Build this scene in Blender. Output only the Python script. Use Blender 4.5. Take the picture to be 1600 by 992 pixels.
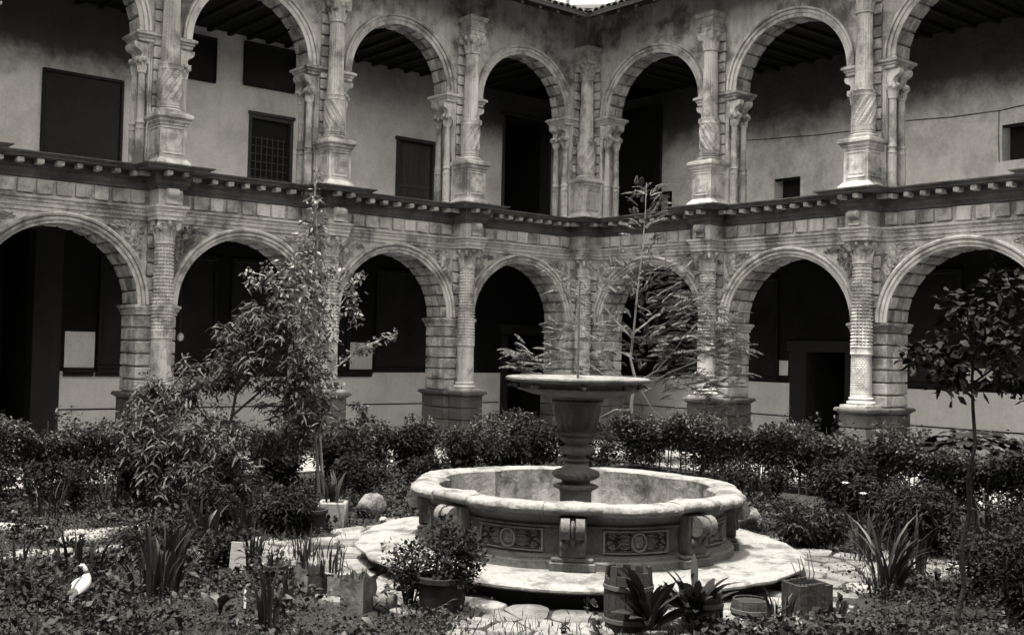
import bpy, math, random
import numpy as np
from mathutils import Vector, Matrix

random.seed(7)
rng = np.random.default_rng(7)
PI = math.pi
scene = bpy.context.scene
for o in list(bpy.data.objects):
    bpy.data.objects.remove(o)

# ------------------------------------------------------------------ camera
YAW, PITCH, ROLL = math.radians(51.656), math.radians(2.085), math.radians(1.33)
CAM = Vector((-21.28, -21.606, 2.485))
fwd = Vector((math.cos(PITCH) * math.cos(YAW), math.cos(PITCH) * math.sin(YAW), math.sin(PITCH)))
rgt = Vector((math.sin(YAW), -math.cos(YAW), 0))
upv = rgt.cross(fwd)
r2 = math.cos(ROLL) * rgt + math.sin(ROLL) * upv
u2 = -math.sin(ROLL) * rgt + math.cos(ROLL) * upv
cd = bpy.data.cameras.new("camera")
cam = bpy.data.objects.new("camera", cd)
scene.collection.objects.link(cam)
cam.matrix_world = Matrix(((r2.x, u2.x, -fwd.x, CAM.x), (r2.y, u2.y, -fwd.y, CAM.y), (r2.z, u2.z, -fwd.z, CAM.z), (0, 0, 0, 1)))
cd.sensor_width = 36.0
cd.lens = 1718.94 / 1600 * 36
cd.shift_x = (800 - 723.91) / 1600
cd.shift_y = -(496 - 478.31) / 1600
cd.clip_end = 600
scene.camera = cam

# ------------------------------------------------------------------ sky, sun, exposure
SUN_EL, SUN_AZ = math.radians(77), math.radians(196)     # azimuth counted from +X towards +Y
sdir = Vector((math.cos(SUN_EL) * math.cos(SUN_AZ), math.cos(SUN_EL) * math.sin(SUN_AZ), math.sin(SUN_EL)))
w = bpy.data.worlds.new("World")
scene.world = w
w.use_nodes = True
nt = w.node_tree
bg = nt.nodes["Background"]
sky = nt.nodes.new("ShaderNodeTexSky")
sky.sky_type = 'NISHITA'
sky.sun_disc = False
sky.sun_elevation = SUN_EL
sky.sun_rotation = math.atan2(sdir.x, sdir.y)
sky.dust_density = 3.0
bw = nt.nodes.new("ShaderNodeRGBToBW")                    # a monochrome photograph: the sky without its blue
tint = nt.nodes.new("ShaderNodeMix")
tint.data_type = 'RGBA'
tint.blend_type = 'MULTIPLY'
tint.inputs[0].default_value = 1.0
tint.inputs[7].default_value = (1.0, 0.945, 0.845, 1)
nt.links.new(sky.outputs[0], bw.inputs[0])
nt.links.new(bw.outputs[0], tint.inputs[6])
nt.links.new(tint.outputs[2], bg.inputs[0])
bg.inputs[1].default_value = 0.15
sl = bpy.data.lights.new("sun", 'SUN')
sl.energy = 2.0
sl.angle = math.radians(3.0)
sl.color = (1.0, 0.945, 0.845)
so = bpy.data.objects.new("sun", sl)
scene.collection.objects.link(so)
so.rotation_euler = sdir.to_track_quat('Z', 'Y').to_euler()
so.location = (0, 0, 40)
vs = scene.view_settings
vs.view_transform = 'Standard'
vs.look = 'None'
vs.exposure = 2.5
vs.gamma = 1.0
vs.use_curve_mapping = False
scene.render.engine = 'CYCLES'
scene.cycles.max_bounces = 5
scene.cycles.diffuse_bounces = 3
scene.cycles.glossy_bounces = 2
scene.cycles.transmission_bounces = 2
scene.cycles.use_adaptive_sampling = True
scene.cycles.adaptive_threshold = 0.03
scene.cycles.caustics_reflective = False
scene.cycles.caustics_refractive = False

# ------------------------------------------------------------------ materials
MATS = {}


def mat(name, base, rough=0.85, var=0.25, scale=1.2, streak=0.0, bump=0.3, bscale=30, rand=0.0, fine=0.15, spec=0.25, dark=0.0,
        dscale=0.8, island=0.0, translucent=0.0, streak_z=0.12):
    if name in MATS:
        return MATS[name]
    m = bpy.data.materials.new(name)
    m.use_nodes = True
    t = m.node_tree
    N, L = t.nodes, t.links
    b = N["Principled BSDF"]
    b.inputs["Roughness"].default_value = rough
    b.inputs["Specular IOR Level"].default_value = spec
    geo = N.new("ShaderNodeNewGeometry")

    def noise(sc, detail, src, rgh=0.6):
        n = N.new("ShaderNodeTexNoise")
        n.inputs["Scale"].default_value = sc
        n.inputs["Detail"].default_value = detail
        n.inputs["Roughness"].default_value = rgh
        L.new(src, n.inputs["Vector"])
        return n.outputs["Fac"]

    def math_(op, a, bb, clamp=False):
        n = N.new("ShaderNodeMath")
        n.operation = op
        n.use_clamp = clamp
        for i, v in enumerate((a, bb)):
            if v is None:
                continue
            if isinstance(v, (int, float)):
                n.inputs[i].default_value = v
            else:
                L.new(v, n.inputs[i])
        return n.outputs[0]
    pos = geo.outputs["Position"]
    val = math_('MULTIPLY_ADD', noise(scale, 6, pos), 2 * var)
    val.node.inputs[2].default_value = 1.0 - var
    f = math_('MULTIPLY', math_('SUBTRACT', noise(bscale * 1.7, 4, pos), 0.5), 2 * fine)
    val = math_('ADD', val, f)
    if streak:
        mp = N.new("ShaderNodeMapping")
        mp.inputs["Scale"].default_value = (5.0, 5.0, 5.0 * streak_z)
        L.new(pos, mp.inputs["Vector"])
        sv = math_('MULTIPLY', math_('SUBTRACT', noise(1.0, 5, mp.outputs[0], 0.65), 0.5), 2 * streak)
        val = math_('ADD', val, sv)
    if rand:
        oi = N.new("ShaderNodeObjectInfo")
        val = math_('ADD', val, math_('MULTIPLY', math_('SUBTRACT', oi.outputs["Random"], 0.5), 2 * rand))
    if island:
        val = math_('ADD', val, math_('MULTIPLY', math_('SUBTRACT', geo.outputs["Random Per Island"], 0.5), 2 * island))
    if dark:
        rp = N.new("ShaderNodeMapRange")
        rp.inputs[1].default_value = 0.47
        rp.inputs[2].default_value = 0.61
        rp.inputs[3].default_value = 1.0
        rp.inputs[4].default_value = 1.0 - dark
        L.new(noise(dscale, 8, pos, 0.7), rp.inputs[0])
        val = math_('MULTIPLY', val, rp.outputs[0])
    val = math_('MAXIMUM', math_('MULTIPLY', val, base), 0.004)
    L.new(val, b.inputs["Base Color"])
    if bump:
        bp = N.new("ShaderNodeBump")
        bp.inputs["Strength"].default_value = bump
        bp.inputs["Distance"].default_value = 0.02
        L.new(noise(bscale, 6, pos), bp.inputs["Height"])
        L.new(bp.outputs[0], b.inputs["Normal"])
    if translucent:
        tr = N.new("ShaderNodeBsdfTranslucent")
        L.new(val, tr.inputs[0])
        mx = N.new("ShaderNodeMixShader")
        mx.inputs[0].default_value = translucent
        L.new(b.outputs[0], mx.inputs[1])
        L.new(tr.outputs[0], mx.inputs[2])
        L.new(mx.outputs[0], N["Material Output"].inputs[0])
    MATS[name] = m
    return m


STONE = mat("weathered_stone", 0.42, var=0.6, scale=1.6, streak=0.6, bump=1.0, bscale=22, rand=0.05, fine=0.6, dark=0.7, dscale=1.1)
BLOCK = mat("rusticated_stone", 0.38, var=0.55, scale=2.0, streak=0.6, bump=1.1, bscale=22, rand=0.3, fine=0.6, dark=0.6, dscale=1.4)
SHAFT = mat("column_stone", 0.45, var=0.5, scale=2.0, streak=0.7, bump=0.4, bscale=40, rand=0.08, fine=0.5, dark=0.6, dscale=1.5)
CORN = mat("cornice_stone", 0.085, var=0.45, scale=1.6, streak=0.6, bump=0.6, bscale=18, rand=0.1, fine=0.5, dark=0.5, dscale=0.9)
PANEL = mat("frieze_stone", 0.46, var=0.5, scale=1.3, streak=0.45, bump=0.5, bscale=22, rand=0.28, fine=0.55, dark=0.6, dscale=1.1)
GALF = mat("gallery_tiles", 0.72, var=0.2, scale=2.0, bump=0.3, fine=0.15)
PEDB = mat("mossy_plinth_stone", 0.09, var=0.4, scale=2.2, streak=0.5, bump=0.7, bscale=20, rand=0.2, fine=0.45, dark=0.4, dscale=1.5)
STEM = mat("fountain_stem_stone", 0.09, var=0.4, scale=4, streak=0.4, bump=0.7, bscale=30, fine=0.4, dark=0.4, dscale=3)
DOORW = mat("door_wood", 0.055, rough=0.6, var=0.4, scale=4, streak=0.5, bump=0.5, bscale=30, rand=0.3)
BOWL = mat("bowl_stone", 0.13, var=0.35, scale=4, bump=0.8, bscale=26, fine=0.4, dark=0.5, dscale=3)
SHADE_STONE = mat("dark_as_shade_stone", 0.025, var=0.5, scale=5, bump=0.8, bscale=20, fine=0.4)  # dark copy of the fountain stone, shade put into its colour
CARVE = mat("carved_relief_stone", 0.17, var=0.35, scale=6, bump=0.5, bscale=40, fine=0.3, dark=0.3, dscale=6)  # paler copy of the fountain stone; light on the relief put into the colour
PLASTER = mat("lime_plaster", 0.86, var=0.22, scale=0.9, streak=0.10, bump=0.9, bscale=9, fine=0.2, dark=0.18, dscale=0.7)
ROUGHPL = mat("rough_plaster", 0.8, var=0.25, scale=1.4, streak=0.08, bump=1.4, bscale=7, fine=0.28, dark=0.25, dscale=1.2)
DADO = mat("dado_plaster", 0.88, var=0.18, scale=0.8, streak=0.1, bump=0.3, bscale=12, fine=0.15, dark=0.1, dscale=0.9)
WOOD = mat("dark_wood", 0.006, rough=0.7, var=0.35, scale=3, streak=0.3, bump=0.4, bscale=30, rand=0.2)
CEIL = mat("ceiling_wood", 0.006, rough=0.9, var=0.3, scale=2, bump=0.3, rand=0.2)
PAINT = mat("dark_canvas", 0.016, rough=0.5, var=0.9, scale=2.5, bump=0.1, fine=0.3, dark=0.5)
DARKPL = mat("dark_murky_shade", 0.01, rough=0.8, var=0.5, scale=1.5, bump=0.2, fine=0.2, dark=0.4)  # white wall darkened in colour so the gallery reads black around its canvases
DSTONE = mat("dark_jamb_stone", 0.03, var=0.3, scale=2, streak=0.3, bump=0.5, rand=0.1)
FRAME = mat("black_frame", 0.01, rough=0.45, var=0.3, scale=6, bump=0.2)
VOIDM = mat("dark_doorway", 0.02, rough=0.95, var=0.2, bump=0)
TILE = mat("roof_tile", 0.05, var=0.3, scale=2, bump=0.6, bscale=14, fine=0.3, dark=0.3)
EAVE = mat("eave_boards", 0.055, rough=0.95, var=0.25, scale=2.0, bump=0.5, bscale=14, fine=0.2)
FSTONE = mat("fountain_stone", 0.1, var=0.45, scale=2.4, streak=0.35, bump=0.7, bscale=26, fine=0.5, dark=0.5, dscale=1.6)
FRIM = mat("fountain_rim_stone", 0.175, var=0.4, scale=3.0, bump=0.8, bscale=24, fine=0.5, dark=0.65, dscale=3.0, streak=0.25)
FIN = mat("basin_lining", 0.16, var=0.6, scale=2.2, streak=0.9, bump=0.7, bscale=18, fine=0.4, dark=0.75, dscale=1.8, streak_z=0.18)
PAVE = mat("paving_stone", 0.135, var=0.45, scale=2.5, bump=0.8, bscale=14, rand=0.3, fine=0.5, dark=0.55, dscale=1.4)
WALK = mat("walkway_stone", 0.19, var=0.25, scale=2.0, bump=0.5, bscale=10, fine=0.2, dark=0.4)
SOIL = mat("soil", 0.016, rough=0.98, var=0.5, scale=2.2, bump=1.0, bscale=20, fine=0.5)
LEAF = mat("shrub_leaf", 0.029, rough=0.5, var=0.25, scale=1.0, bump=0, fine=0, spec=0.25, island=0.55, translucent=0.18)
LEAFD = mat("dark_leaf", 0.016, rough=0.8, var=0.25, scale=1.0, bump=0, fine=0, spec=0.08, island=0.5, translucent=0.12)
LEAFP = mat("pale_leaf", 0.12, rough=0.5, var=0.2, scale=1.0, bump=0, fine=0, spec=0.25, island=0.5, translucent=0.25)
FERN = mat("feathery_leaf", 0.066, rough=0.5, var=0.25, scale=1.0, bump=0, fine=0, spec=0.25, island=0.4, translucent=0.25)
BLADE = mat("blade_leaf", 0.018, rough=0.5, var=0.3, scale=2.0, bump=0, fine=0.1, spec=0.25, island=0.5, translucent=0.15)
GLOSS = mat("glossy_leaf", 0.006, rough=0.6, var=0.25, scale=1.0, bump=0, fine=0, spec=0.15, island=0.4, translucent=0.05)
COVER = mat("ground_cover_leaf", 0.018, rough=0.6, var=0.5, scale=0.9, bump=0, fine=0, spec=0.2, island=0.7, translucent=0.15)
BARK = mat("bark", 0.035, rough=0.9, var=0.3, scale=6, bump=0.8, bscale=30)
DBARK = mat("black_bark", 0.012, rough=0.9, var=0.4, scale=8, bump=0.8, bscale=30)
BARKP = mat("pale_bark", 0.28, rough=0.85, var=0.3, scale=6, bump=0.6, bscale=30)
TIN = mat("rusty_tin", 0.11, rough=0.6, var=0.9, scale=5, streak=0.5, bump=0.4, bscale=25, rand=0.5, dark=0.7, dscale=4, spec=0.4)
POT = mat("clay_pot", 0.016, rough=0.8, var=0.3, scale=6, bump=0.4, rand=0.2)
STAVE = mat("barrel_wood", 0.025, rough=0.85, var=0.4, scale=5, streak=0.5, bump=0.6, bscale=26, rand=0.3)
IRON = mat("iron", 0.06, rough=0.6, var=0.4, scale=12, bump=0.3, spec=0.5)
WHITE = mat("white_feather", 0.36, rough=0.8, var=0.08, scale=9, bump=0.4, bscale=60, fine=0.05)
DARKF = mat("dark_feather", 0.05, rough=0.7, var=0.4, scale=14, bump=0.5, bscale=60)
WHITEP = mat("white_petal", 0.5, rough=0.7, var=0.1, bump=0)
ROCK = mat("garden_rock", 0.12, var=0.8, scale=5, bump=1.6, bscale=14, fine=0.35, dark=0.75, dscale=3)
PALES = mat("pale_slab", 0.17, var=0.2, scale=4, bump=0.4, fine=0.15)
GLASSW = mat("white_glass", 0.78, rough=0.3, var=0.05, bump=0, spec=0.5)


def mural_shade(name, base_mat, low, high, dark):
    """plaster darkening upwards: gallery shade put into the colour, with old mural blotches"""
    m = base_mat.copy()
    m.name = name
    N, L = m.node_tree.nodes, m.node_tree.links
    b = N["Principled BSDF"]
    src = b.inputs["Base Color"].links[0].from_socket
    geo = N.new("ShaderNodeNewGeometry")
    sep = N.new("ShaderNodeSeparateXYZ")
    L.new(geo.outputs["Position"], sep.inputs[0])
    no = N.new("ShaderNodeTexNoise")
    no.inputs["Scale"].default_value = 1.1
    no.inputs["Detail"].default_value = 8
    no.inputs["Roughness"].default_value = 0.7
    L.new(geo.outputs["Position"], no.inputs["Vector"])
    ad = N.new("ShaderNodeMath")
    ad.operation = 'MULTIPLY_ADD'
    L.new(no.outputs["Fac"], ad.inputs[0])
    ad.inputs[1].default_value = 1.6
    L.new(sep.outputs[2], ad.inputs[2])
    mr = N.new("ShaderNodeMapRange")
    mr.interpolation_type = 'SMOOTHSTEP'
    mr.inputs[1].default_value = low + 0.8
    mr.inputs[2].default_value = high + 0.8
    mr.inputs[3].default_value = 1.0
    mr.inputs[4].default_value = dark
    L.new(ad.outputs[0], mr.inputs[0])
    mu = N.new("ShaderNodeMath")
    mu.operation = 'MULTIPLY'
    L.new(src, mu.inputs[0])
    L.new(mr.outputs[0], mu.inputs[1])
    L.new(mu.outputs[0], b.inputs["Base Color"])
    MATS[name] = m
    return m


SHADE_R = mural_shade("faded_mural_rough", ROUGHPL, 8.0, 9.3, 0.10)  # shade under the gallery ceiling painted into the upper wall
SHADE_L = mural_shade("faded_mural_smooth", PLASTER, 8.3, 9.3, 0.10)
SHADE_M = mural_shade("faded_mural_and_shade_pale", PLASTER, 8.6, 10.4, 0.38)


# ------------------------------------------------------------------ helpers
class MB:
    def __init__(self):
        self.v, self.f = [], []

    def add(self, vs_, fs):
        n = len(self.v)
        self.v.extend(vs_)
        self.f.extend([tuple(i + n for i in f) for f in fs])

    def quad(self, a, b, c, d):
        self.add([a, b, c, d], [(0, 1, 2, 3)])

    def box(self, x0, x1, y0, y1, z0, z1, b=0.0):
        if x0 > x1: x0, x1 = x1, x0
        if y0 > y1: y0, y1 = y1, y0
        if b <= 0:
            V = [(x, y, z) for z in (z0, z1) for y in (y0, y1) for x in (x0, x1)]
            self.add(V, [(0, 2, 3, 1), (4, 5, 7, 6), (0, 1, 5, 4), (2, 6, 7, 3), (0, 4, 6, 2), (1, 3, 7, 5)])
            return
        X, Y, Z = (x0, x1), (y0, y1), (z0, z1)
        V, idx = [], {}
        for i in (0, 1):
            for j in (0, 1):
                for k in (0, 1):
                    sx, sy, sz = (b if i == 0 else -b), (b if j == 0 else -b), (b if k == 0 else -b)
                    for a, p in enumerate(((X[i], Y[j] + sy, Z[k] + sz), (X[i] + sx, Y[j], Z[k] + sz), (X[i] + sx, Y[j] + sy, Z[k]))):
                        idx[(i, j, k, a)] = len(V)
                        V.append(p)
        F = []
        g = lambda i, j, k, a: idx[(i, j, k, a)]
        for s in (0, 1):
            q = [g(s, 0, 0, 0), g(s, 1, 0, 0), g(s, 1, 1, 0), g(s, 0, 1, 0)]
            F.append(tuple(q if s else q[::-1]))
            q = [g(0, s, 0, 1), g(0, s, 1, 1), g(1, s, 1, 1), g(1, s, 0, 1)]
            F.append(tuple(q if s else q[::-1]))
            q = [g(0, 0, s, 2), g(1, 0, s, 2), g(1, 1, s, 2), g(0, 1, s, 2)]
            F.append(tuple(q if s else q[::-1]))
        for i in (0, 1):
            for j in (0, 1):
                q = (g(i, j, 0, 0), g(i, j, 1, 0), g(i, j, 1, 1), g(i, j, 0, 1))
                F.append(q if (i + j) % 2 else q[::-1])
                q = (g(i, 0, j, 0), g(i, 1, j, 0), g(i, 1, j, 2), g(i, 0, j, 2))
                F.append(q if not (i + j) % 2 else q[::-1])
                q = (g(0, i, j, 1), g(1, i, j, 1), g(1, i, j, 2), g(0, i, j, 2))
                F.append(q if (i + j) % 2 else q[::-1])
                for k in (0, 1):
                    t = (g(i, j, k, 0), g(i, j, k, 1), g(i, j, k, 2))
                    F.append(t if (i + j + k) % 2 else t[::-1])
        self.add(V, F)

    def lathe(self, prof, n=32, c=(0, 0), fn=None, cap=True):
        V, F = [], []
        m = len(prof)
        for (r, z) in prof:
            for k in range(n):
                a = 2 * PI * k / n
                rr = fn(a, z, r) if fn else r
                V.append((c[0] + rr * math.cos(a), c[1] + rr * math.sin(a), z))
        for i in range(m - 1):
            for k in range(n):
                F.append((i * n + k, i * n + (k + 1) % n, (i + 1) * n + (k + 1) % n, (i + 1) * n + k))
        if cap:
            F.append(tuple(range(n))[::-1])
            F.append(tuple((m - 1) * n + k for k in range(n)))
        self.add(V, F)

    def rect_sweep(self, prof, hu, hv, c=(0, 0), cap=True):
        """mouldings round a rectangle: prof = (offset, z)"""
        V, F = [], []
        for (o, z) in prof:
            for (sx, sy) in ((-1, -1), (1, -1), (1, 1), (-1, 1)):
                V.append((c[0] + sx * (hu + o), c[1] + sy * (hv + o), z))
        m = len(prof)
        for i in range(m - 1):
            for k in range(4):
                F.append((i * 4 + k, i * 4 + (k + 1) % 4, (i + 1) * 4 + (k + 1) % 4, (i + 1) * 4 + k))
        if cap:
            F.append((3, 2, 1, 0))
            F.append(tuple((m - 1) * 4 + k for k in range(4)))
        self.add(V, F)

    def extrude(self, poly, axis, a0, a1):
        """closed polygon in the two other axes, pulled along axis 0 (x) or 1 (y)"""
        n = len(poly)
        V = []
        for a in (a0, a1):
            for (p, q) in poly:
                V.append((a, p, q) if axis == 0 else ((p, a, q) if axis == 1 else (p, q, a)))
        F = [tuple(range(n)), tuple(range(2 * n - 1, n - 1, -1))]
        for k in range(n):
            F.append((k, n + k, n + (k + 1) % n, (k + 1) % n))
        self.add(V, F)

    def tube(self, pts, radii, n=7):
        pts = [Vector(p) for p in pts]
        if not isinstance(radii, (list, tuple)):
            radii = [radii] * len(pts)
        V, F = [], []
        ref = Vector((0.31, 0.57, 0.76))
        for i, p in enumerate(pts):
            d = (pts[min(i + 1, len(pts) - 1)] - pts[max(i - 1, 0)]).normalized()
            a = d.cross(ref)
            if a.length < 1e-3:
                a = d.cross(Vector((1, 0, 0)))
            a.normalize()
            b_ = d.cross(a)
            for k in range(n):
                t = 2 * PI * k / n
                V.append(tuple(p + radii[i] * (math.cos(t) * a + math.sin(t) * b_)))
        for i in range(len(pts) - 1):
            for k in range(n):
                F.append((i * n + k, i * n + (k + 1) % n, (i + 1) * n + (k + 1) % n, (i + 1) * n + k))
        F.append(tuple(range(n))[::-1])
        F.append(tuple((len(pts) - 1) * n + k for k in range(n)))
        self.add(V, F)

    def ellipsoid(self, c, r, n=10, m=7, jit=0.0):
        V, F = [], []
        for i in range(m + 1):
            ph = PI * i / m
            for k in range(n):
                a = 2 * PI * k / n
                j = 1 + jit * (random.random() - 0.5)
                V.append((c[0] + j * r[0] * math.sin(ph) * math.cos(a), c[1] + j * r[1] * math.sin(ph) * math.sin(a), c[2] + j * r[2] * math.cos(ph)))
        for i in range(m):
            for k in range(n):
                F.append((i * n + k, (i + 1) * n + k, (i + 1) * n + (k + 1) % n, i * n + (k + 1) % n))
        self.add(V, F)

    def mesh(self, name, material, smooth=False, angle=40):
        me = bpy.data.meshes.new(name)
        me.from_pydata(self.v, [], self.f)
        me.materials.append(material)
        if smooth:
            me.polygons.foreach_set("use_smooth", [True] * len(me.polygons))
            try:
                me.set_sharp_from_angle(angle=math.radians(angle))
            except Exception:
                pass
        me.update()
        return me


COL = scene.collection


def obj(name, me, parent=None, loc=None, rot=None, scale=None, material=None):
    o = bpy.data.objects.new(name, me)
    COL.objects.link(o)
    if parent:
        o.parent = parent
    if loc is not None:
        o.location = loc
    if rot is not None:
        o.rotation_euler = rot
    if scale is not None:
        o.scale = scale
    return o


def empty(name, loc=(0, 0, 0), rz=0.0, parent=None):
    o = obj(name, None, parent, loc, (0, 0, rz))
    o.empty_display_size = 0.2
    return o


def tag(o, label, cat, group=None):
    o["label"] = label
    o["category"] = cat
    if group:
        o["group"] = group
    return o


def kind(o, k, label=None):
    o["kind"] = k
    if label:
        o["label"] = label
    return o


def np_mesh(name, V, F, material, smooth=False):
    """fast mesh of equal-sized faces"""
    me = bpy.data.meshes.new(name)
    V = np.asarray(V, dtype=np.float32)
    F = np.asarray(F, dtype=np.int32)
    k = F.shape[1]
    me.vertices.add(len(V))
    me.vertices.foreach_set("co", V.ravel())
    me.loops.add(F.size)
    me.loops.foreach_set("vertex_index", F.ravel())
    me.polygons.add(len(F))
    me.polygons.foreach_set("loop_start", np.arange(0, F.size, k, dtype=np.int32))
    me.polygons.foreach_set("loop_total", np.full(len(F), k, dtype=np.int32))
    if smooth:
        me.polygons.foreach_set("use_smooth", np.ones(len(F), dtype=bool))
    me.materials.append(material)
    me.update(calc_edges=True)
    return me


def unit(a):
    return a / (np.linalg.norm(a, axis=1, keepdims=True) + 1e-9)


def leaf_arrays(P, D, length, width, droop=0.2, fold=0.25, segs=1, side_jit=0.6):
    """leaf blades as quads; segs=1: folded rhombus, more: a curved lance"""
    n = len(P)
    D = unit(D)
    L = np.broadcast_to(np.asarray(length, float), (n,))[:, None]
    W = np.broadcast_to(np.asarray(width, float), (n,))[:, None]
    up = np.tile([0, 0, 1.0], (n, 1)) + rng.normal(0, side_jit, (n, 3))
    S = unit(np.cross(D, up))
    Nn = np.cross(S, D)
    g = np.array([0, 0, -1.0])
    if segs == 1:
        a = P
        tip = P + D * L + g * droop * L
        m = P + D * L * 0.45 + g * droop * L * 0.2
        l = m + S * W * 0.5 + Nn * fold * W
        r = m - S * W * 0.5 + Nn * fold * W
        V = np.stack([a, r, tip, l], 1).reshape(-1, 3)
        F = np.arange(4 * n).reshape(n, 4)
        return V, F
    ss = np.linspace(0, 1, segs + 1)
    cols = []
    for s in ss:
        c = P + D * L * s + g * droop * L * s * s
        wd = W * 0.5 * max(0.04, math.sin(PI * min(1, s * 0.92 + 0.04)) ** 0.8)
        cols += [c + S * wd + Nn * fold * wd, c - S * wd + Nn * fold * wd]
    V = np.stack(cols, 1).reshape(-1, 3)
    k = 2 * (segs + 1)
    base = (np.arange(n) * k)[:, None]
    F = np.concatenate([base + np.array([2 * i, 2 * i + 1, 2 * i + 3, 2 * i + 2]) for i in range(segs)], 0)
    return V, F


def join_arrays(parts):
    Vs, Fs, n = [], [], 0
    for V, F in parts:
        Vs.append(V)
        Fs.append(F + n)
        n += len(V)
    return np.concatenate(Vs), np.concatenate(Fs)


def blob_points(blobs, per_m3, surface=0.55, flat=1.0):
    P, O = [], []
    for (x, y, z, r) in blobs:
        n = max(6, int(per_m3 * r ** 2 * 4))
        d = unit(rng.normal(0, 1, (n, 3)))
        rr = r * (surface + (1 - surface) * rng.random((n, 1))) * (0.8 + 0.35 * rng.random((n, 1)))
        inner = rng.random((n, 1)) < 0.3
        rr = np.where(inner, r * rng.random((n, 1)), rr)
        q = d * rr
        q[:, 2] *= flat
        P.append(np.array([x, y, z]) + q)
        O.append(d)
    return np.concatenate(P), np.concatenate(O)


# ================================================================== GROUND
g = MB()
g.box(-120, 120, -120, 120, -0.6, 0.0)
kind(obj("ground", g.mesh("ground", SOIL)), "structure", "dark garden soil of the courtyard beds")

FX, FY = -12.12, -12.24
# paved walk along the arcades, between hedge and cloister
g = MB()
g.box(-24, 6, -3.3, 6, 0.004, 0.05, 0.01)
g.box(-3.3, 6, -24, -3.304, 0.004, 0.05, 0.01)
kind(obj("walkway", g.mesh("walkway", WALK)), "structure", "pale stone walk between the hedges and the arcades")

# ================================================================== CLOISTER WINGS
# wing space: u runs along the arcade away from the corner, v into the building, z up
W0, H0 = 0.27, 0.26                      # wall face behind the column axis, half width of the ressauts
PD = 0.85                                # pier depth
Z_PED, Z_IMP0, Z_IMP1, Z_CAP0, Z_ARC0 = 1.38, 2.98, 3.19, 4.45, 4.92
Z_TOP = 6.03
ZU_IMP0, ZU_IMP1 = 8.62, 8.85
HALF_L, HALF_U = 0.43, 0.58
RV_L, RV_U = 1.53, 1.42
WALL_TOP = 11.72
MC = {}


def cached(key, fn):
    if key not in MC:
        MC[key] = fn()
    return MC[key]


def block_mesh(su, sv, sz, material, b=0.016):
    key = ("blk", round(su, 3), round(sv, 3), round(sz, 3), material.name)

    def mk():
        m = MB()
        m.box(-su / 2, su / 2, -sv / 2, sv / 2, -sz / 2, sz / 2, b)
        return m.mesh("block", material)
    return cached(key, mk)


def block(name, parent, u0, u1, v0, v1, z0, z1, material=None, b=0.016):
    return obj(name, block_mesh(u1 - u0, v1 - v0, z1 - z0, material or BLOCK, b), parent, ((u0 + u1) / 2, (v0 + v1) / 2, (z0 + z1) / 2))


def grid_shaft(rows, n, fn, name, material):
    """a shaft as a dense grid; rows = list of (z, r); fn(angle, z) = relief"""
    m = len(rows)
    a = np.linspace(0, 2 * PI, n, endpoint=False)
    zz = np.array([r[0] for r in rows])
    rr = np.array([r[1] for r in rows])
    A, Zg = np.meshgrid(a, zz)
    R = rr[:, None] + fn(A, Zg)
    V = np.stack([R * np.cos(A), R * np.sin(A), Zg], -1).reshape(-1, 3)
    i = np.arange(m - 1)[:, None] * n
    k = np.arange(n)[None, :]
    k2 = (k + 1) % n
    F = np.stack([i + k, i + k2, i + n + k2, i + n + k], -1).reshape(-1, 4)
    return np_mesh(name, V, F, material)


def lower_shaft():
    zs = np.concatenate([np.linspace(1.62, 2.49, 120), np.linspace(2.50, 2.68, 12), np.linspace(2.69, 4.44, 216)])

    def r_of(z):
        return 0.215 - 0.012 * max(0, (z - 1.6)) / 0.9 if z < 2.69 else 0.203 - 0.035 * (z - 2.69) / 1.75

    def relief(A, Z):
        out = np.zeros_like(A)
        # imbricated scales below the ring
        row = np.floor((Z - 1.62) / 0.0455)
        fz = (Z - 1.62) / 0.0455 - row
        fa = (A / (2 * PI) * 20 + 0.5 * (row % 2)) % 1.0
        sc = 0.010 * (np.abs(fa - 0.5) < 0.40) * (fz < 0.78) * (1 - 0.35 * fz)
        out = np.where(Z < 2.49, sc, out)
        # leafy ring
        fl = (A / (2 * PI) * 24) % 1.0
        ring = 0.018 + 0.014 * np.exp(-((Z - 2.515) / 0.018) ** 2) + 0.016 * np.exp(-((Z - 2.665) / 0.015) ** 2) + 0.007 * np.sin(fl * PI) * (Z > 2.54) * (Z < 2.65)
        out = np.where((Z >= 2.49) & (Z < 2.69), ring, out)
        # pyramid studs above
        pz = ((Z - 2.69) / 0.0729) % 1.0
        pa = (A / (2 * PI) * 18) % 1.0
        st = 0.030 * np.clip((0.37 - np.abs(pa - 0.5)) * 6, 0, 1) * np.clip((0.37 - np.abs(pz - 0.5)) * 6, 0, 1)
        return np.where(Z >= 2.69, st, out)
    return grid_shaft([(z, r_of(z)) for z in zs], 162, relief, "column", SHAFT)


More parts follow.
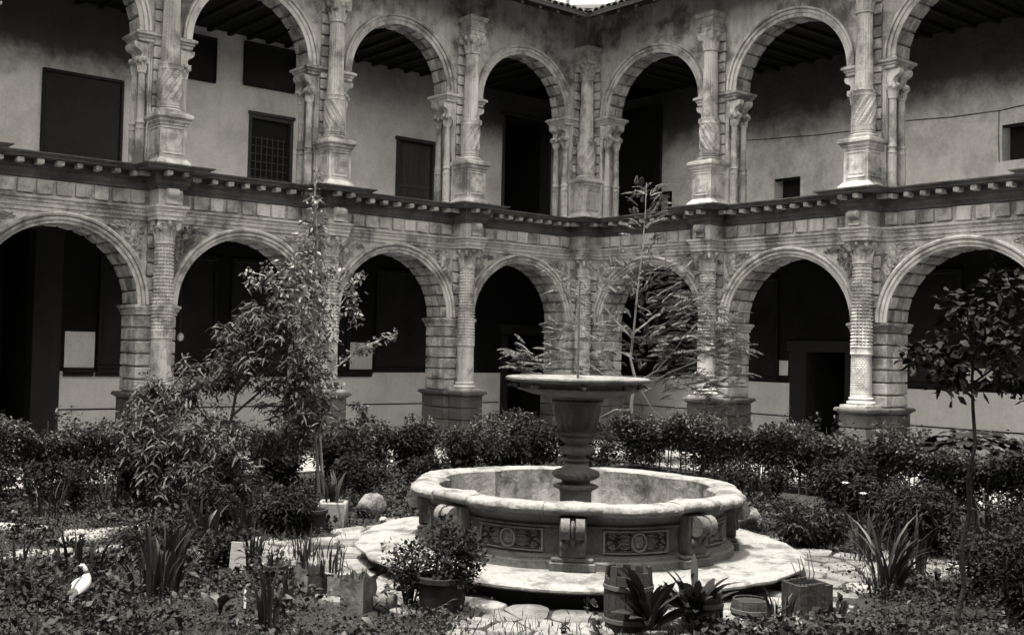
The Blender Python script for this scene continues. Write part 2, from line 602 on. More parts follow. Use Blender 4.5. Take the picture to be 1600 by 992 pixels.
def upper_shaft(sign):
    zs = np.concatenate([np.linspace(7.30, 7.42, 10), np.linspace(7.425, 8.04, 90), np.linspace(8.045, 8.17, 14), np.linspace(8.175, 9.86, 30)])

    def r_of(z):
        return 0.222 if z < 8.17 else 0.195 - 0.030 * (z - 8.17) / 1.69

    def relief(A, Z):
        t = (A / (2 * PI) * 7 + sign * (Z - 7.42) / 0.62 * 1.75) % 1.0
        band = 0.004 + 0.034 * np.clip(np.sin(t * PI) * 1.6 - 0.6, 0, 1)
        bead = 0.022 * (np.abs(t - 0.03) < 0.10)
        stud = 0.014 * ((np.abs(t - 0.5) < 0.13) & (((Z / 0.055) % 1.0) < 0.55))
        out = band * 0.7 + bead + stud
        fl = (A / (2 * PI) * 20) % 1.0
        low = 0.012 + 0.010 * np.sin(fl * PI) + 0.012 * np.exp(-((Z - 7.41) / 0.012) ** 2)
        out = np.where(Z < 7.422, low, out)
        ring = 0.012 + 0.016 * np.exp(-((Z - 8.055) / 0.014) ** 2) + 0.014 * np.exp(-((Z - 8.155) / 0.012) ** 2) + 0.005 * np.sin(fl * PI)
        out = np.where((Z >= 8.042) & (Z < 8.172), ring, out)
        f2 = (A / (2 * PI) * 20) % 1.0
        flute = -0.020 * np.clip(np.sin(f2 * PI) * 1.25 - 0.25, 0, 1) * np.where(Z < 8.75, 0.45, 1.0)
        return np.where(Z >= 8.172, flute, out)
    return grid_shaft([(z, r_of(z)) for z in zs], 140, relief, "column", SHAFT)


def base_profile(z0, z1, r):
    h = z1 - z0
    P = [(r * 1.42, z0), (r * 1.42, z0 + .22 * h)]
    for k in range(7):
        a = -PI / 2 + PI * k / 6
        P.append((r * 1.22 + 0.13 * h * math.cos(a) * 1.1, z0 + (.22 + .16) * h + .15 * h * math.sin(a)))
    P += [(r * 1.15, z0 + .56 * h), (r * 1.08, z0 + .64 * h)]
    for k in range(6):
        a = -PI / 2 + PI * k / 5
        P.append((r * 1.10 + 0.08 * h * math.cos(a), z0 + .76 * h + .10 * h * math.sin(a)))
    P += [(r * 1.03, z0 + .9 * h), (r, z1)]
    return P


def base_mesh(z0, z1, r, key):
    def mk():
        m = MB()
        m.lathe(base_profile(z0, z1, r), 36)
        m.rect_sweep([(0, z0 - 0.001), (0, z0 + .2 * (z1 - z0))], r * 1.45, r * 1.45)
        return m.mesh("base", SHAFT, True, 35)
    return cached(key, mk)


def acanthus(m, r0, z0, h, ang, wd, out):
    """one curled leaf, base on the bell, tip rolled outwards"""
    rows = []
    for i in range(7):
        s = i / 6
        rr = r0 + out * (s ** 2.2) + (0.012 if 0 < i < 6 else 0)
        z = z0 + h * min(1, s * 1.12) - (h * 0.16 * max(0, s - 0.8) / 0.2)
        ww = wd * (1 - 0.25 * s) * (1 if i % 2 == 0 else 0.82) * (0.55 if i == 6 else 1)
        rows.append((rr, z, ww))
    V, F = [], []
    ca, sa = math.cos(ang), math.sin(ang)
    for (rr, z, ww) in rows:
        for q, lift in ((-1, -0.012), (-0.4, 0.0), (0, 0.012), (0.4, 0.0), (1, -0.012)):
            t = q * ww / 2
            R = rr + lift
            V.append((R * ca - t * sa, R * sa + t * ca, z))
    for i in range(6):
        for k in range(4):
            F.append((i * 5 + k, i * 5 + k + 1, i * 5 + 5 + k + 1, i * 5 + 5 + k))
    m.add(V, F)


def capital_mesh(z0, z1, r, key, ab):
    def mk():
        m = MB()
        h = z1 - z0
        prof = [(r * 1.18, z0 - 0.01), (r * 1.2, z0 + 0.03), (r * 1.02, z0 + 0.045), (r * 1.0, z0 + .3 * h), (r * 1.08, z0 + .6 * h), (r * 1.3, z0 + .84 * h)]
        m.lathe(prof, 28)
        for k in range(8):
            acanthus(m, r * 1.02, z0 + .08 * h, .40 * h, 2 * PI * k / 8, r * 0.74, r * 0.36)
        for k in range(8):
            acanthus(m, r * 1.03, z0 + .12 * h, .62 * h, 2 * PI * (k + .5) / 8, r * 0.66, r * 0.52)
        for k in range(4):
            a = PI / 4 + k * PI / 2
            c, s = math.cos(a), math.sin(a)
            R = r * 1.62
            pts, rad = [], []
            for i in range(17):
                t = i / 16
                th = -0.6 + t * 3.4 * PI
                q = 0.15 * h * (1 - 0.8 * t) + 0.012
                dr, dz = q * math.cos(th), q * math.sin(th)
                pts.append(((R - 0.05 * h - dr) * c, (R - 0.05 * h - dr) * s, z0 + .74 * h + dz))
                rad.append(0.042 * h / 0.45 * (1 - 0.45 * t) * 1.1)
            m.tube(pts, rad, 7)
            m.ellipsoid(((R - 0.05 * h) * c, (R - 0.05 * h) * s, z0 + .74 * h), (0.05, 0.05, 0.05), 8, 5)
        n = 6
        poly = []
        for k in range(4):
            a0 = -PI / 4 + k * PI / 2 - PI / 2
            A, B = a0, a0 + PI / 2
            for i in range(n):
                t = i / n
                e = 1 - 0.20 * math.sin(PI * t)
                x = ab * math.sqrt(2) * ((1 - t) * math.cos(A) + t * math.cos(B)) * e
                y = ab * math.sqrt(2) * ((1 - t) * math.sin(A) + t * math.sin(B)) * e
                poly.append((x, y))
        m.extrude(poly, 2, z0 + .86 * h, z0 + .93 * h)
        m.extrude([(x * 1.05, y * 1.05) for x, y in poly], 2, z0 + .935 * h, z1 - 0.002)
        for k in range(4):
            a = k * PI / 2
            m.ellipsoid((ab * 0.93 * math.cos(a), ab * 0.93 * math.sin(a), z0 + .88 * h), (0.055, 0.055, 0.06), 8, 5)
        return m.mesh("capital", SHAFT, True, 50)
    return cached(key, mk)


def pedestal_mesh():
    m = MB()
    prof = [(0.09, Z_TOP - .02), (0.09, Z_TOP + .06), (0.06, Z_TOP + .09), (0.03, Z_TOP + .13), (0, Z_TOP + .16), (0, 6.86), (.015, 6.87), (.015, 6.90), (.05, 6.95), (.05, 6.98), (.10, 7.03), (.10, 7.09), (.07, 7.11)]
    m.rect_sweep(prof, 0.29, 0.29)
    return m.mesh("pedestal", SHAFT)


def panel_frame_mesh():
    """raised frame of a recessed panel, in the plane x=0 facing -x"""
    m = MB()
    z0, z1, w_ = 6.30, 6.80, 0.20
    for (a, b, c, d) in ((-w_, w_, z0 - .03, z0), (-w_, w_, z1, z1 + .03), (-w_ - .03, -w_, z0 - .03, z1 + .03), (w_, w_ + .03, z0 - .03, z1 + .03)):
        m.box(-0.016, 0.0, a, b, c, d, 0.006)
    m.box(-0.008, 0.0, -w_ + .05, w_ - .05, z0 + .05, z1 - .05, 0.004)
    return m.mesh("panel", SHAFT)


def arch_pts(a, b, n):
    return [(a * math.cos(PI * k / n), b * math.sin(PI * k / n)) for k in range(n + 1)]


def spandrel_mesh(w_, half, rv, zs, ztop, v0, v1, key):
    """wall over one arch; local u = 0 at the bay's middle"""
    def mk():
        m = MB()
        a = w_ / 2 - half + 0.10
        b = rv + 0.10
        n = 40
        pts = arch_pts(a, b, n)
        for v in (v0, v1):
            for k in range(n):
                (x0, z0), (x1, z1) = pts[k], pts[k + 1]
                m.quad((x0, v, zs + z0), (x1, v, zs + z1), (x1, v, ztop), (x0, v, ztop))
            for s in (-1, 1):
                m.quad((s * a, v, zs), (s * w_ / 2, v, zs), (s * w_ / 2, v, ztop), (s * a, v, ztop))
        for k in range(n):
            (x0, z0), (x1, z1) = pts[k], pts[k + 1]
            m.quad((x0, v0, zs + z0), (x1, v0, zs + z1), (x1, v1, zs + z1), (x0, v1, zs + z0))
        for s in (-1, 1):
            m.quad((s * a, v0, zs), (s * w_ / 2, v0, zs), (s * w_ / 2, v1, zs), (s * a, v1, zs))
        return m.mesh("spandrel", STONE)
    return cached(key, mk)


def archivolt_mesh(w_, half, rv, zs, v0, prof, key):
    """moulded ring on the wall face; prof = (radial offset, projection)"""
    def mk():
        m = MB()
        a, b = w_ / 2 - half, rv
        n = 48
        V, F = [], []
        for (o, pr) in prof:
            for k in range(n + 1):
                t = PI * k / n
                V.append(((a + o) * math.cos(t), v0 - pr, zs + (b + o) * math.sin(t)))
        N = n + 1
        for i in range(len(prof) - 1):
            for k in range(n):
                F.append((i * N + k, i * N + k + 1, (i + 1) * N + k + 1, (i + 1) * N + k))
        m.add(V, F)
        return m.mesh("arch", SHAFT, True, 12)
    return cached(key, mk)


def voussoir_mesh(a, b, t0, t1, v0, v1, thick, key):
    def mk():
        m = MB()
        g_ = 0.034
        e = 0.026
        ro = 1.0

        def pt(t, o, v):
            return ((a + o) * math.cos(t), v, (b + o) * math.sin(t))
        dt = g_ / a / 2
        de = e / a
        tm = (t0 + t1) / 2
        V = []
        # inner face (chamfered) then outer face
        for (ta, va) in ((t0 + dt + de, v0 + g_ / 2 + e), (t1 - dt - de, v0 + g_ / 2 + e), (t1 - dt - de, v1 - g_ / 2 - e), (t0 + dt + de, v1 - g_ / 2 - e)):
            V.append(pt(ta, 0, va))
        for (ta, va) in ((t0 + dt, v0 + g_ / 2), (t1 - dt, v0 + g_ / 2), (t1 - dt, v1 - g_ / 2), (t0 + dt, v1 - g_ / 2)):
            V.append(pt(ta, e, va))
        for (ta, va) in ((t0 + dt, v0 + g_ / 2), (t1 - dt, v0 + g_ / 2), (t1 - dt, v1 - g_ / 2), (t0 + dt, v1 - g_ / 2)):
            V.append(pt(ta, thick, va))
        F = [(0, 1, 2, 3), (8, 11, 10, 9)]
        for q in (0, 4):
            for k in range(4):
                F.append((q + k, q + 4 + k, q + 4 + (k + 1) % 4, q + (k + 1) % 4))
        m.add(V, F)
        return m.mesh("voussoir", BLOCK)
    return cached(key, mk)


def carving_mesh(w_, key):
    """leafy relief for one spandrel corner: local origin at the corner (pilaster, architrave), x runs towards the arch crown"""
    def mk():
        m = MB()
        a, b = w_ / 2 - HALF_L + 0.30, RV_L + 0.30
        rr = random.Random(11)

        def inside(x, z):
            u = w_ / 2 - 0.30 - x
            zz = Z_ARC0 - Z_IMP1 + z
            return (u / a) ** 2 + (zz / b) ** 2 > 1.0 and x > 0.03 and z < -0.04

        def petal(x, z, ang, ln, wd, hgt=0.05):
            rows = []
            for i in range(6):
                s = i / 5
                ww = wd * math.sin(PI * min(1, 0.12 + s * .86)) * 0.5
                cx, cz = x + ln * s * math.cos(ang + 0.35 * s), z + ln * s * math.sin(ang + 0.35 * s)
                nx, nz = -math.sin(ang + .35 * s), math.cos(ang + .35 * s)
                rows.append([(cx - nx * ww, 0.0, cz - nz * ww), (cx - nx * ww * .5, -hgt, cz - nz * ww * .5), (cx, -hgt * .45, cz), (cx + nx * ww * .5, -hgt, cz + nz * ww * .5), (cx + nx * ww, 0.0, cz + nz * ww)])
            V = [p for r in rows for p in r]
            F = [(i * 5 + k, i * 5 + k + 1, i * 5 + 6 + k, i * 5 + 5 + k) for i in range(5) for k in range(4)]
            m.add(V, F)
        m.ellipsoid((0.26, -0.005, -0.27), (0.085, 0.045, 0.085), 12, 6)
        for k in range(9):
            an = 2 * PI * k / 9
            petal(0.26 + 0.07 * math.cos(an), -0.27 + 0.07 * math.sin(an), an, 0.15, 0.085)
        for i in range(8):           # leaves along the top, towards the crown
            x = 0.42 + i * 0.105
            if inside(x + 0.10, -0.16):
                petal(x, -0.12, -0.45 + 0.2 * (i % 2), 0.17, 0.075)
                petal(x, -0.12, 0.10, 0.13, 0.06)
        for i in range(9):           # and down beside the pilaster
            z = -0.48 - i * 0.10
            for dx in (0.07, 0.16):
                if inside(dx + 0.05, z - 0.10):
                    petal(dx, z, -1.35 + (0.5 if dx > .1 else -0.1), 0.16, 0.07)
        for i in range(260):
            x, z, an = rr.uniform(0.05, 1.35), rr.uniform(-1.35, -0.06), rr.uniform(-2.4, 0.5)
            if inside(x, z) and inside(x + 0.12 * math.cos(an), z + 0.12 * math.sin(an)):
                petal(x, z, an, rr.uniform(.10, .17), 0.06, 0.03)
        return m.mesh("carving", SHAFT, True, 60)
    return cached(key, mk)


def entablature(us, u_end, prof, material):
    m = MB()
    V, F = [], []
    npath = None
    for (o, z) in prof:
        path = [(H0 + o, -(H0 + o)), (H0 + o, W0 - o)]
        for uc in us[1:]:
            path += [(uc - H0 - o, W0 - o), (uc - H0 - o, -H0 - o), (uc + H0 + o, -H0 - o), (uc + H0 + o, W0 - o)]
        path.append((u_end, W0 - o))
        npath = len(path)
        V += [(p[0], p[1], z) for p in path]
    for i in range(len(prof) - 1):
        for k in range(npath - 1):
            F.append((i * npath + k, i * npath + k + 1, (i + 1) * npath + k + 1, (i + 1) * npath + k))
    m.add(V, F)
    return m


def console_mesh():
    """scrolled bracket on the front of a frieze ressaut; origin at the wall, faces -y"""
    m = MB()
    poly = []
    for k in range(11):
        t = -PI / 2 + k * PI * 1.05 / 10
        poly.append((-0.09 - 0.085 * math.cos(t), 0.225 + 0.085 * math.sin(t)))
    poly.append((0.0, 0.33))
    poly.append((0.0, 0.0))
    poly += [(-0.03, 0.0), (-0.05, 0.03), (-0.045, 0.08), (-0.05, 0.12)]
    m.extrude(poly[::-1], 0, -0.115, 0.115)
    for s in (-1, 1):
        m.ellipsoid((s * 0.115, -0.10, 0.225), (0.02, 0.055, 0.055), 10, 5)
    m.box(-0.13, 0.13, -0.09, 0.0, -0.01, 0.04, 0.008)
    return m.mesh("console", SHAFT, True, 35)


def colonnette_mesh():
    zs = np.concatenate([np.linspace(6.10, 6.80, 40), np.linspace(6.81, 6.98, 20), np.linspace(6.99, 8.02, 16)])

    def relief(A, Z):
        z1 = 0.008 * (((A / (2 * PI) * 6 + np.abs(((Z * 9) % 2) - 1) * 0.6) % 1.0) < 0.5)
        ring = 0.020 * np.exp(-((Z - 6.83) / 0.018) ** 2) + 0.022 * np.exp(-((Z - 6.95) / 0.018) ** 2)
        fl = -0.007 * (((A / (2 * PI) * 12) % 1.0) < 0.5)
        return np.where(Z < 6.805, z1, np.where(Z < 6.985, ring, fl))
    return grid_shaft([(z, 0.088 if z < 6.985 else 0.082 - 0.012 * (z - 6.985)) for z in zs], 48, relief, "colonnette", SHAFT)


def bracket_mesh():
    """curved corbel over a colonnette; grows along +x"""
    m = MB()
    poly = [(-0.10, 8.31), (-0.10, 8.615), (0.20, 8.615), (0.21, 8.56), (0.185, 8.50), (0.14, 8.475)]
    for k in range(7):
        t = PI / 2 + k * (PI * 0.55) / 6
        poly.append((0.15 + 0.10 * math.cos(t), 8.37 + 0.10 * math.sin(t)))
    poly.append((0.07, 8.31))
    m.extrude(poly, 1, -0.085, 0.085)
    return m.mesh("bracket", SHAFT, True, 35)


SH_L = lower_shaft()
SH_U = {1: upper_shaft(1), -1: upper_shaft(-1)}
PEDM, PFM, CONM, CLM, BRM = pedestal_mesh(), panel_frame_mesh(), console_mesh(), colonnette_mesh(), bracket_mesh()
ENT = [(-0.02, 4.921), (.03, 4.922), (.03, 5.00), (.05, 5.005), (.05, 5.09), (.07, 5.095), (.07, 5.14), (.11, 5.17), (.11, 5.215), (0, 5.23), (0, 5.55), (.04, 5.56), (.05, 5.60), (.11, 5.66), (.11, 5.735),
       (.14, 5.74), (.14, 5.90), (.40, 5.905), (.40, 5.94), (.43, 5.955), (.485, 5.985), (.485, 6.005), (0.0, 6.028), (-0.6, 6.03)]
ARV_L = [(0.0, 0.0), (0.0, 0.04), (0.07, 0.045), (0.072, 0.085), (0.13, 0.09), (0.132, 0.06), (0.145, 0.06), (0.15, 0.12), (0.19, 0.14), (0.22, 0.12), (0.225, 0.0)]
ARV_U = [(0.0, 0.0), (0.0, 0.03), (0.09, 0.035), (0.092, 0.07), (0.16, 0.075), (0.162, 0.05), (0.18, 0.05), (0.185, 0.10), (0.23, 0.11), (0.24, 0.0)]


def build_wing(root, us, u_end, spiral):
    rnd = random.Random(len(us))
    low = -W0                                    # the corner pier reaches to the crossing of the two wall faces
    for i, uc in enumerate(us):
        corner = i == 0
        ul = low if corner else uc - HALF_L
        # ---- lower pier
        core = MB()
        core.box(ul + .05, uc + HALF_L - .05, W0 + .05, W0 + PD - .05, 0.1, Z_IMP0 + .05)
        pier = obj("pier", core.mesh("pier", STONE), root)
        nco = 6
        hz = (Z_IMP0 - Z_PED) / nco
        for k in range(nco):
            z0 = Z_PED + k * hz
            sh = 0.02 * rnd.uniform(-1, 1)
            cuts = (W0, W0 + 0.25 + sh, W0 + 0.54 + sh * 2, W0 + PD)
            for q in range(3):
                block("block", pier, ul, uc + HALF_L, cuts[q] + (.008 if q else 0), cuts[q + 1] - .008, z0 + .012, z0 + hz - .012, b=.02)
        # pedestal courses and their cap
        pl = -W0 if corner else uc - 0.475
        for k in range(4):
            z0 = 0.05 + k * 0.30
            block("block", pier, pl, uc + 0.475, W0 - 0.04, W0 + .40, z0 + .005, z0 + .295, PEDB, b=.02)
            block("block", pier, pl, uc + 0.475, W0 + .403, W0 + PD + .04, z0 + .005, z0 + .295, PEDB, b=.02)
            if not corner:
                block("block", pier, uc - 0.325, uc + 0.325, -0.33, W0 - .043, z0 + .005, z0 + .295, PEDB, b=.02)
        cp = [(0.0, 1.245), (.02, 1.27), (.05, 1.295), (.075, 1.30), (.075, 1.345), (.05, 1.375), (0.0, 1.378)]
        cm = MB()
        cm.rect_sweep(cp, (uc + .475 - pl) / 2, (PD + .08) / 2, ((uc + .475 + pl) / 2, W0 + PD / 2))
        obj("pedestal_cap", cm.mesh("pedestal_cap", PEDB), pier)
        if not corner or root.scale.x < 0:
            hw = 0.325
            cm = MB()
            cc = (0.0, 0.0) if corner else (uc, -0.03)
            cm.rect_sweep([(o, z + .002) for o, z in cp], hw, hw - (0 if corner else 0.02), cc)
            obj("pedestal_cap", cm.mesh("pedestal_cap", PEDB), pier)
            if corner:
                for k in range(4):
                    z0 = 0.05 + k * 0.30
                    block("block", pier, -.325, .325, -.325, .325, z0 + .005, z0 + .295, PEDB, b=.02)
        # impost
        im = MB()
        im.rect_sweep([(0, Z_IMP0), (.015, Z_IMP0 + .01), (.015, Z_IMP0 + .06), (.045, Z_IMP0 + .10), (.045, Z_IMP0 + .13), (.075, Z_IMP0 + .15), (.075, Z_IMP0 + .195), (.04, Z_IMP1)], (uc + HALF_L - ul) / 2, PD / 2,
                      ((uc + HALF_L + ul) / 2, W0 + PD / 2))
        obj("impost", im.mesh("impost", STONE), pier)
        # pilaster blocks above the impost, behind the column
        hz2 = (Z_ARC0 - Z_IMP1) / 6
        for k in range(6):
            z0 = Z_IMP1 + k * hz2
            block("block", pier, (low if corner else uc - 0.27), uc + 0.27, W0 - 0.08, W0 + .02, z0 + .013, z0 + hz2 - .013, b=.018)
        # ---- lower column
        if not corner or root.scale.x < 0:
            c = obj("column", SH_L, root, (0 if corner else uc, 0, 0), (0, 0, rnd.random() * 6))
            obj("base", base_mesh(Z_PED + .003, 1.625, 0.215, "bl"), c, rot=(0, 0, -c.rotation_euler.z))
            obj("capital", capital_mesh(Z_CAP0, Z_ARC0 - .002, 0.178, "cl", 0.255), c, rot=(0, 0, -c.rotation_euler.z))
            if not corner:
                obj("console", CONM, c, None).matrix_local = Matrix.Rotation(-c.rotation_euler.z, 4, 'Z') @ Matrix.Translation((0, -H0, 5.25))
        # ---- upper pier
        ulu = low if corner else uc - 0.36
        core = MB()
        core.box(ulu, uc + .36, W0, W0 + .56, Z_TOP - .02, ZU_IMP0 + .05)
        pu = obj("pier", core.mesh("pier", STONE), root)
        n16 = 17
        hz3 = (10.35 - Z_TOP) / n16
        for k in range(n16):
            z0 = Z_TOP + k * hz3
            block("block", pu, (low if corner else uc - 0.27), uc + 0.27, W0 - 0.07, W0 - .002, z0 + .012, z0 + hz3 - .012, b=.018)
        for s in ((1,) if corner else (-1, 1)):
            st = MB()
            for q, rr_ in ((0.295, .022), (0.345, .016)):
                st.tube([(uc + s * q, W0 - .005, Z_TOP + .1), (uc + s * q, W0 - .005, ZU_IMP0)], rr_, 8)
            obj("moulding", st.mesh("moulding", SHAFT, True), pu)
            for v in (W0 + .10, W0 + .45):
                cl = obj("colonnette", CLM, pu, (uc + s * 0.455, v, 0), (0, 0, 0 if s > 0 else PI))
                cl2 = obj("colonnette_capital", capital_mesh(8.0, 8.31, 0.075, "cc", 0.115), pu, (uc + s * .455, v, 0))
                obj("bracket", BRM, pu, (uc + s * .455, v, 0), (0, 0, 0 if s > 0 else PI))
                bb = MB()
                bb.lathe([(.12, Z_TOP - .01), (.12, Z_TOP + .03), (.10, Z_TOP + .06), (.11, Z_TOP + .075), (.09, Z_TOP + .10)], 16, (uc + s * .455, v))
                obj("colonnette_base", bb.mesh("colonnette_base", SHAFT, True), pu)
        im = MB()
        il = low if corner else uc - 0.56
        im.rect_sweep([(0, ZU_IMP0 - .003), (.03, ZU_IMP0 + .02), (.03, ZU_IMP0 + .07), (.06, ZU_IMP0 + .09), (.06, ZU_IMP0 + .12), (.11, ZU_IMP0 + .15), (.11, ZU_IMP0 + .20), (.05, ZU_IMP1)], (uc + .56 - il) / 2, .30, ((uc + .56 + il) / 2, W0 + .285))
        obj("impost", im.mesh("impost", STONE), pu)
        if not corner or root.scale.x < 0:
            pd = obj("pedestal", PEDM, root, (0 if corner else uc, 0, 0))
            obj("panel", PFM, pd, (0, -0.29, 0), (0, 0, PI / 2))
            obj("panel", PFM, pd, (0.29, 0, 0), (0, 0, PI))
            if not corner:
                obj("panel", PFM, pd, (-0.29, 0, 0))
            c = obj("column", SH_U[spiral[i]], root, (0 if corner else uc, 0, 0))
            obj("base", base_mesh(7.112, 7.305, 0.222, "bu"), c)
            obj("capital", capital_mesh(9.86, 10.30, 0.165, "cu", 0.235), c)
            ds = MB()
            ds.rect_sweep([(0, 10.302), (0, 10.40), (.03, 10.42), (.03, 10.46), (-.02, 10.47), (-.02, 10.66), (.03, 10.68), (.06, 10.74), (.06, 10.78)], .235, .25, (0, 0.02))
            obj("dosseret", ds.mesh("dosseret", STONE), c)
    # ---- arches
    for i in range(len(us) - 1):
        w_ = us[i + 1] - us[i]
        um = (us[i + 1] + us[i]) / 2
        key = round(w_, 3)
        sp = obj("spandrel", spandrel_mesh(w_, HALF_L, RV_L, Z_IMP1, Z_ARC0, W0, W0 + PD, ("sl", key)), root, (um, 0, 0))
        cme = carving_mesh(w_, ("cv", key))
        obj("carving", cme, sp, (w_ / 2 - 0.30, W0 - .002, Z_ARC0), scale=(-1, 1, 1))
        obj("carving", cme, sp, (-(w_ / 2 - 0.30), W0 - .002, Z_ARC0))
        ar = obj("arch", archivolt_mesh(w_, HALF_L, RV_L, Z_IMP1, W0, ARV_L, ("al", key)), root, (um, 0, 0))
        a = w_ / 2 - HALF_L
        nv = 17
        for k in range(nv):
            vm = (W0 + .003, W0 + .30 + .02 * ((k % 2) * 2 - 1), W0 + .58 - .02 * ((k % 2) * 2 - 1), W0 + PD)
            for q in range(3):
                obj("voussoir", voussoir_mesh(a, RV_L, PI * k / nv, PI * (k + 1) / nv, vm[q], vm[q + 1], 0.097, ("vl", key, k, q)), ar, (0, 0, Z_IMP1))
        sp = obj("spandrel", spandrel_mesh(w_, HALF_U, RV_U, ZU_IMP1, WALL_TOP, W0, W0 + .56, ("su", key)), root, (um, 0, 0))
        ar = obj("arch", archivolt_mesh(w_, HALF_U, RV_U, ZU_IMP1, W0, ARV_U, ("au", key)), root, (um, 0, 0))
        a = w_ / 2 - HALF_U
        nv = 15
        for k in range(nv):
            vm = (W0 + .003, W0 + .28 + .02 * ((k % 2) * 2 - 1), W0 + .56)
            for q in range(2):
                obj("voussoir", voussoir_mesh(a, RV_U, PI * k / nv, PI * (k + 1) / nv, vm[q], vm[q + 1], 0.097, ("vu", key, k, q)), ar, (0, 0, ZU_IMP1))
    # fill of the wall at the corner
    m = MB()
    m.quad((0, W0, Z_IMP1), (low, W0, Z_IMP1), (low, W0, Z_ARC0), (0, W0, Z_ARC0))
    m.quad((0, W0, ZU_IMP1), (low, W0, ZU_IMP1), (low, W0, WALL_TOP), (0, W0, WALL_TOP))
    m.box(-W0 - PD, low - .002, W0 + .01, W0 + PD, 0.05, WALL_TOP)
    obj("corner_wall", m.mesh("corner_wall", STONE), root)
    # ---- entablature between the storeys
    arv = obj("architrave", entablature(us, u_end, ENT[:11], STONE).mesh("architrave", STONE), root)
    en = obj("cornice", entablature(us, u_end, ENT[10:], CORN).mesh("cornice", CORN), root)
    for i in range(len(us) - 1):
        a0, a1 = us[i] + H0 + .06, us[i + 1] - H0 - .06
        n = 9
        pw = (a1 - a0) / n
        for k in range(n):
            block("frieze_panel", arv, a0 + k * pw + .03, a0 + (k + 1) * pw - .03, W0 - .048, W0 + .01, 5.245, 5.54, PANEL, b=.016)
        b0, b1 = us[i] + H0 + .42, us[i + 1] - H0 - .42
        nd = max(2, round((b1 - b0) / 0.36))
        for k in range(nd + 1):
            uu = b0 + (b1 - b0) * k / nd
            block("dentil", en, uu - .07, uu + .07, W0 - .36, W0 - .128, 5.79, 5.898, STONE, b=.014)
    for i, uc in enumerate(us):
        for q in ((.18, -.18) if i else (.18,)):
            block("dentil", en, uc + q - .06, uc + q + .06, -H0 - .36, -H0 - .128, 5.79, 5.898, STONE, b=.014)
        if i:
            block("dentil", en, uc - H0 - .36, uc - H0 - .128, -.16, -.04, 5.79, 5.898, STONE, b=.014)
        block("dentil", en, uc + H0 + .128, uc + H0 + .36, -.16, -.04, 5.79, 5.898, STONE, b=.014)


def erode(root):
    rr_ = random.Random(9)
    for o in bpy.data.objects:
        if o.name.startswith(("dentil", "frieze_panel")) and o.parent and o.parent.parent == root:
            o.scale = (rr_.uniform(.82, 1.06), rr_.uniform(.88, 1.03), rr_.uniform(.85, 1.0))
            o.rotation_euler = (rr_.uniform(-.02, .02), rr_.uniform(-.03, .03), rr_.uniform(-.025, .025))
        elif o.name.startswith("block") and o.parent and o.parent.parent == root:
            o.rotation_euler = (rr_.uniform(-.006, .006), rr_.uniform(-.008, .008), rr_.uniform(-.006, .006))
            o.scale = (1, 1, rr_.uniform(.96, 1.0))


def wall_holes(u0, u1, z0, z1, holes, v, th, name, material):
    """gallery wall with real openings and their reveals"""
    xs = sorted({u0, u1} | {h[0] for h in holes} | {h[1] for h in holes})
    zs = sorted({z0, z1} | {h[2] for h in holes} | {h[3] for h in holes})
    m = MB()
    for i in range(len(xs) - 1):
        for j in range(len(zs) - 1):
            cx, cz = (xs[i] + xs[i + 1]) / 2, (zs[j] + zs[j + 1]) / 2
            if any(h[0] < cx < h[1] and h[2] < cz < h[3] for h in holes):
                continue
            m.quad((xs[i], v, zs[j]), (xs[i + 1], v, zs[j]), (xs[i + 1], v, zs[j + 1]), (xs[i], v, zs[j + 1]))
    for (a, b, c, d) in holes:
        m.quad((a, v, c), (a, v + th, c), (a, v + th, d), (a, v, d))
        m.quad((b, v, c), (b, v, d), (b, v + th, d), (b, v + th, c))
        m.quad((a, v, d), (a, v + th, d), (b, v + th, d), (b, v, d))
        m.quad((a, v, c), (b, v, c), (b, v + th, c), (a, v + th, c))
    return m.mesh(name, material)


BACK = 4.0
left = empty("cloister_wing")
left.scale = (-1, 1, 1)
tag(left, "two storey stone arcade of the cloister along the left side, with plastered galleries", "cloister")
right = empty("cloister_wing", rz=-PI / 2)
tag(right, "two storey stone arcade of the cloister along the right side, with rough plastered upper gallery", "cloister")
UL = [0, 4.09, 8.09, 12.09, 16.09]
UR = [0, 4.28, 8.45, 12.63]
build_wing(left, UL, 17.2, [1, 1, -1, 1, -1])
build_wing(right, UR, 13.8, [1, 1, -1, 1])
erode(left)
erode(right)


